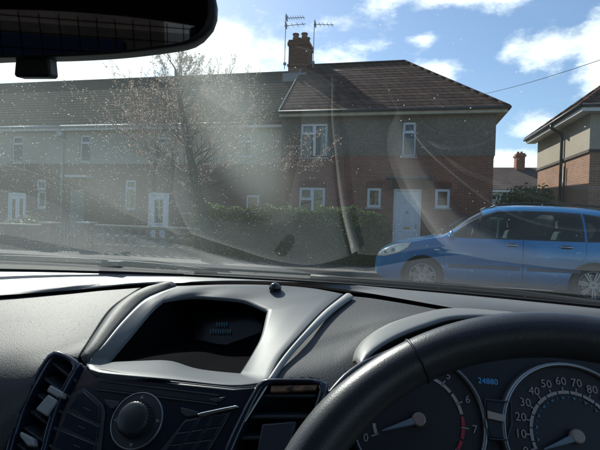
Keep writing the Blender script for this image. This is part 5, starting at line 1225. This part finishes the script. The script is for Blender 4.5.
# --- cabin: roof, pillars, doors, seats, rear window with guard
roofz = 1.25+ZB+math.sin(GA)*TMAX
def shell(name, rows, m, solid=.02): return MB().grid(rows).build(name, m, me_car, smooth=True, solid=solid)
yh = lambda u: gbase(u)-math.cos(GA)*TMAX
RX = .62
shell('headlining', [[Vector((CXC+u, y0 if j else yh(u)-.0, roofz+.035*(1-(u/RX)**2)*(0 if j == 0 else 1)+dz)) for u in np.linspace(-RX+.03, RX-.03, 21)] for j, (y0, dz) in enumerate(((0, 0), (-.15, .01), (-.8, .02), (-1.5, .0), (-2.0, -.04)))], HEADL, -.01)
shell('roof_skin', [[Vector((CXC+u, (yh(u)+.03) if j == 0 else y0, roofz+.035*(1-(u/RX)**2)*(0.3 if j == 0 else 1)+dz+.035)) for u in np.linspace(-RX-.02, RX+.02, 21)] for j, (y0, dz) in enumerate(((0, -.015), (-.15, .01), (-.8, .02), (-1.5, .0), (-2.15, -.05)))], REDP, .01)
for sg in (-1, 1):
    p0, p1 = gl(.66*sg, -.03), gl(.655*sg, TMAX)
    a = MB(); a.tube([p0+Vector((sg*.03, -.02, -.05)), p0.lerp(p1, .5)+Vector((sg*.02, -.01, .0)), p1+Vector((sg*.01, -.03, .0)), Vector((CXC+sg*.61, -.8, roofz+.01)), Vector((CXC+sg*.60, -1.6, roofz-.01)), Vector((CXC+sg*.60, -2.05, roofz-.06))], .034, 8); a.build('roof_pillar', BLK, me_car, smooth=True)
    MB().box(*sorted((CXC+sg*.60, CXC+sg*.655)), -.86, -.76, .5, roofz).build('door_pillar', BLK, me_car, bevel=.015)
    dd_ = MB().box(*sorted((CXC+sg*.66, CXC+sg*.76)), -.78, .62, .32, 1.25-.20).build('car_door', BLK, me_car, bevel=.03)
    MB().box(*sorted((CXC+sg*.765, CXC+sg*.80)), -.80, .60, .30, 1.25-.21).build('door_skin', REDP, dd_, bevel=.02)
    MB().box(*sorted((CXC+sg*.61, CXC+sg*.659)), -.55, .10, .74, .80).build('armrest', CLOTH, dd_, bevel=.015)
    MB().quad(Vector((CXC+sg*.70, .50, 1.05)), Vector((CXC+sg*.70, -.76, 1.05)), Vector((CXC+sg*.63, -.76, roofz)), Vector((CXC+sg*.64, .0, roofz))).build('side_glass', GLASS, dd_, fix=False)
    MB().box(*sorted((CXC+sg*.66, CXC+sg*.78)), -2.25, -.80, .32, 1.05).build('rear_side_panel', REDP, me_car, bevel=.03)
    wr_ = MB().quad(Vector((CXC+sg*.70, -.88, 1.05)), Vector((CXC+sg*.70, -1.75, 1.10)), Vector((CXC+sg*.63, -1.70, roofz-.03)), Vector((CXC+sg*.63, -.88, roofz-.01))).build('side_glass', GLASS, me_car, fix=False)
    MB().box(*sorted((CXC+sg*.47, CXC+sg*.66)), -2.2, -1.95, 1.0, roofz-.02).build('rear_pillar', BLK, me_car, bevel=.02)
    f_ = MB(); f_.grid([[Vector((CXC+sg*x_, y_, z_)) for x_, z_ in ((.60, .62), (.74, .66), (.80, .72), (.79, .90), (.735, 1.085-.09*(y_-.6)))] for y_ in np.linspace(.60, 1.5, 8)]); f_.build('front_wing', REDP, me_car, smooth=True, solid=.004)
MB().box(CXC-.72, CXC+.72, -2.2, 1.2, .20, .30).build('floor_pan', BLK, me_car)
MB().grid([[Vector((CXC+u, gbase(u)-.02-dy, 1.25+ZB-.022-.10*u*u-dz)) for u in np.linspace(-.68, .68, 31)] for dy, dz in ((0, 0), (.01, .05), (.03, .25), (.1, .6))]).build('bulkhead', BLK, me_car, solid=-.01)
MB().box(CXC-.10, CXC+.10, -.5, .55, .30, .62).build('tunnel_console', BLK, me_car, bevel=.02)
def seat(x, y):
    s = empty_part('seat', me_car); MB().box(x-.24, x+.24, y-.1, y+.42, .40, .60).build('cushion', CLOTH, s, bevel=.05)
    b_ = [(x-.24, y-.08, .55), (x-.24, y+.06, .55), (x-.21, y-.10, 1.12), (x-.21, y-.20, 1.12)]; v_ = [Vector(p) for p in b_]+[Vector((2*x-p[0], p[1], p[2])) for p in b_]
    MB().add(v_, [(0,1,2,3),(4,7,6,5),(0,4,5,1),(1,5,6,2),(2,6,7,3),(3,7,4,0)]).build('backrest', CLOTH, s, bevel=.04)
    MB().box(x-.15, x+.15, y-.23, y-.13, 1.15, 1.40).build('headrest', CLOTH, s, bevel=.04)
seat(CXC-.36, -.45); seat(CXC+.36, -.62)
MB().box(CXC-.58, CXC+.58, -1.35, -.95, .42, .58).build('rear_bench', CLOTH, me_car, bevel=.05); MB().box(CXC-.58, CXC+.58, -1.50, -1.36, .5, 1.04).build('rear_backrest', CLOTH, me_car, bevel=.05)
gd = MB(); gz0, gz1, gy = .98, roofz-.02, -2.02
for k in range(13): x_ = CXC-.5+1.0*k/12; gd.bar((x_, gy, gz0), (x_, gy-.02, gz1), .0028, 5)
for k in range(8): z_ = gz0+.02+(gz1-gz0-.04)*k/7; gd.bar((CXC-.58, gy, z_), (CXC+.58, gy, z_), .0028, 5)
gd.build('luggage_guard', BLK, me_car)
tg = MB().box(CXC-.66, CXC+.66, -2.30, -2.16, .35, .98).build('tailgate', REDP, me_car, bevel=.03)
MB().quad((CXC-.60, -2.25, .985), (CXC+.60, -2.25, .985), (CXC+.54, -2.12, roofz-.06), (CXC-.54, -2.12, roofz-.06)).build('rear_window', glass_mat('smoked_rear_glass', (.45, .48, .48)), tg, fix=False)
for sg in (-1, 1): MB().bar((CXC+sg*.62, -2.22, .97), (CXC+sg*.565, -2.10, roofz-.05), .035, 8).build('tailgate_frame', BLK, tg)
for (wx, wy) in ((-.68, 1.1), (.68, 1.1), (-.68, -1.4), (.68, -1.4)):
    wo = empty_part('wheel', me_car); MB().bar((CXC+wx-.09, wy, .30), (CXC+wx+.09, wy, .30), .30, 32).build('tyre', RUBB, wo, bevel=.03); MB().bar((CXC+wx*1.02-.09, wy, .30), (CXC+wx*1.02+.09, wy, .30), .19, 24).build('rim', ALLOY, wo)
# house behind us (only the mirror sees it)
hb2 = empty('house_behind', (0, -11, 0), 'grey brown brick house with blue garage door, seen only dimly in the driving mirror', 'house')
MB().box(-7, 7, -12.2, -11.2, 0, 5).build('brick_wall', brick_mat('grey_brown_brick', (.24, .19, .165), (.19, .16, .145), (.24, .23, .21)), hb2); MB().box(-3.2, .3, -11.19, -11.12, 0, 1.55).build('garage_door', mat('blue_garage_door', (.03, .045, .13), .5), hb2)
MB().box(1.2, 3.4, -11.19, -11.12, .9, 2.1).build('window', UPVC, hb2)
rf = MB(); tiled_slope(rf, (-7.3, -10.9, 5), (7.3, -10.9, 5), (-7.3, -14.5, 7.6), (7.3, -14.5, 7.6), 9); rf.build('roof', TILE, hb2, fix=False)
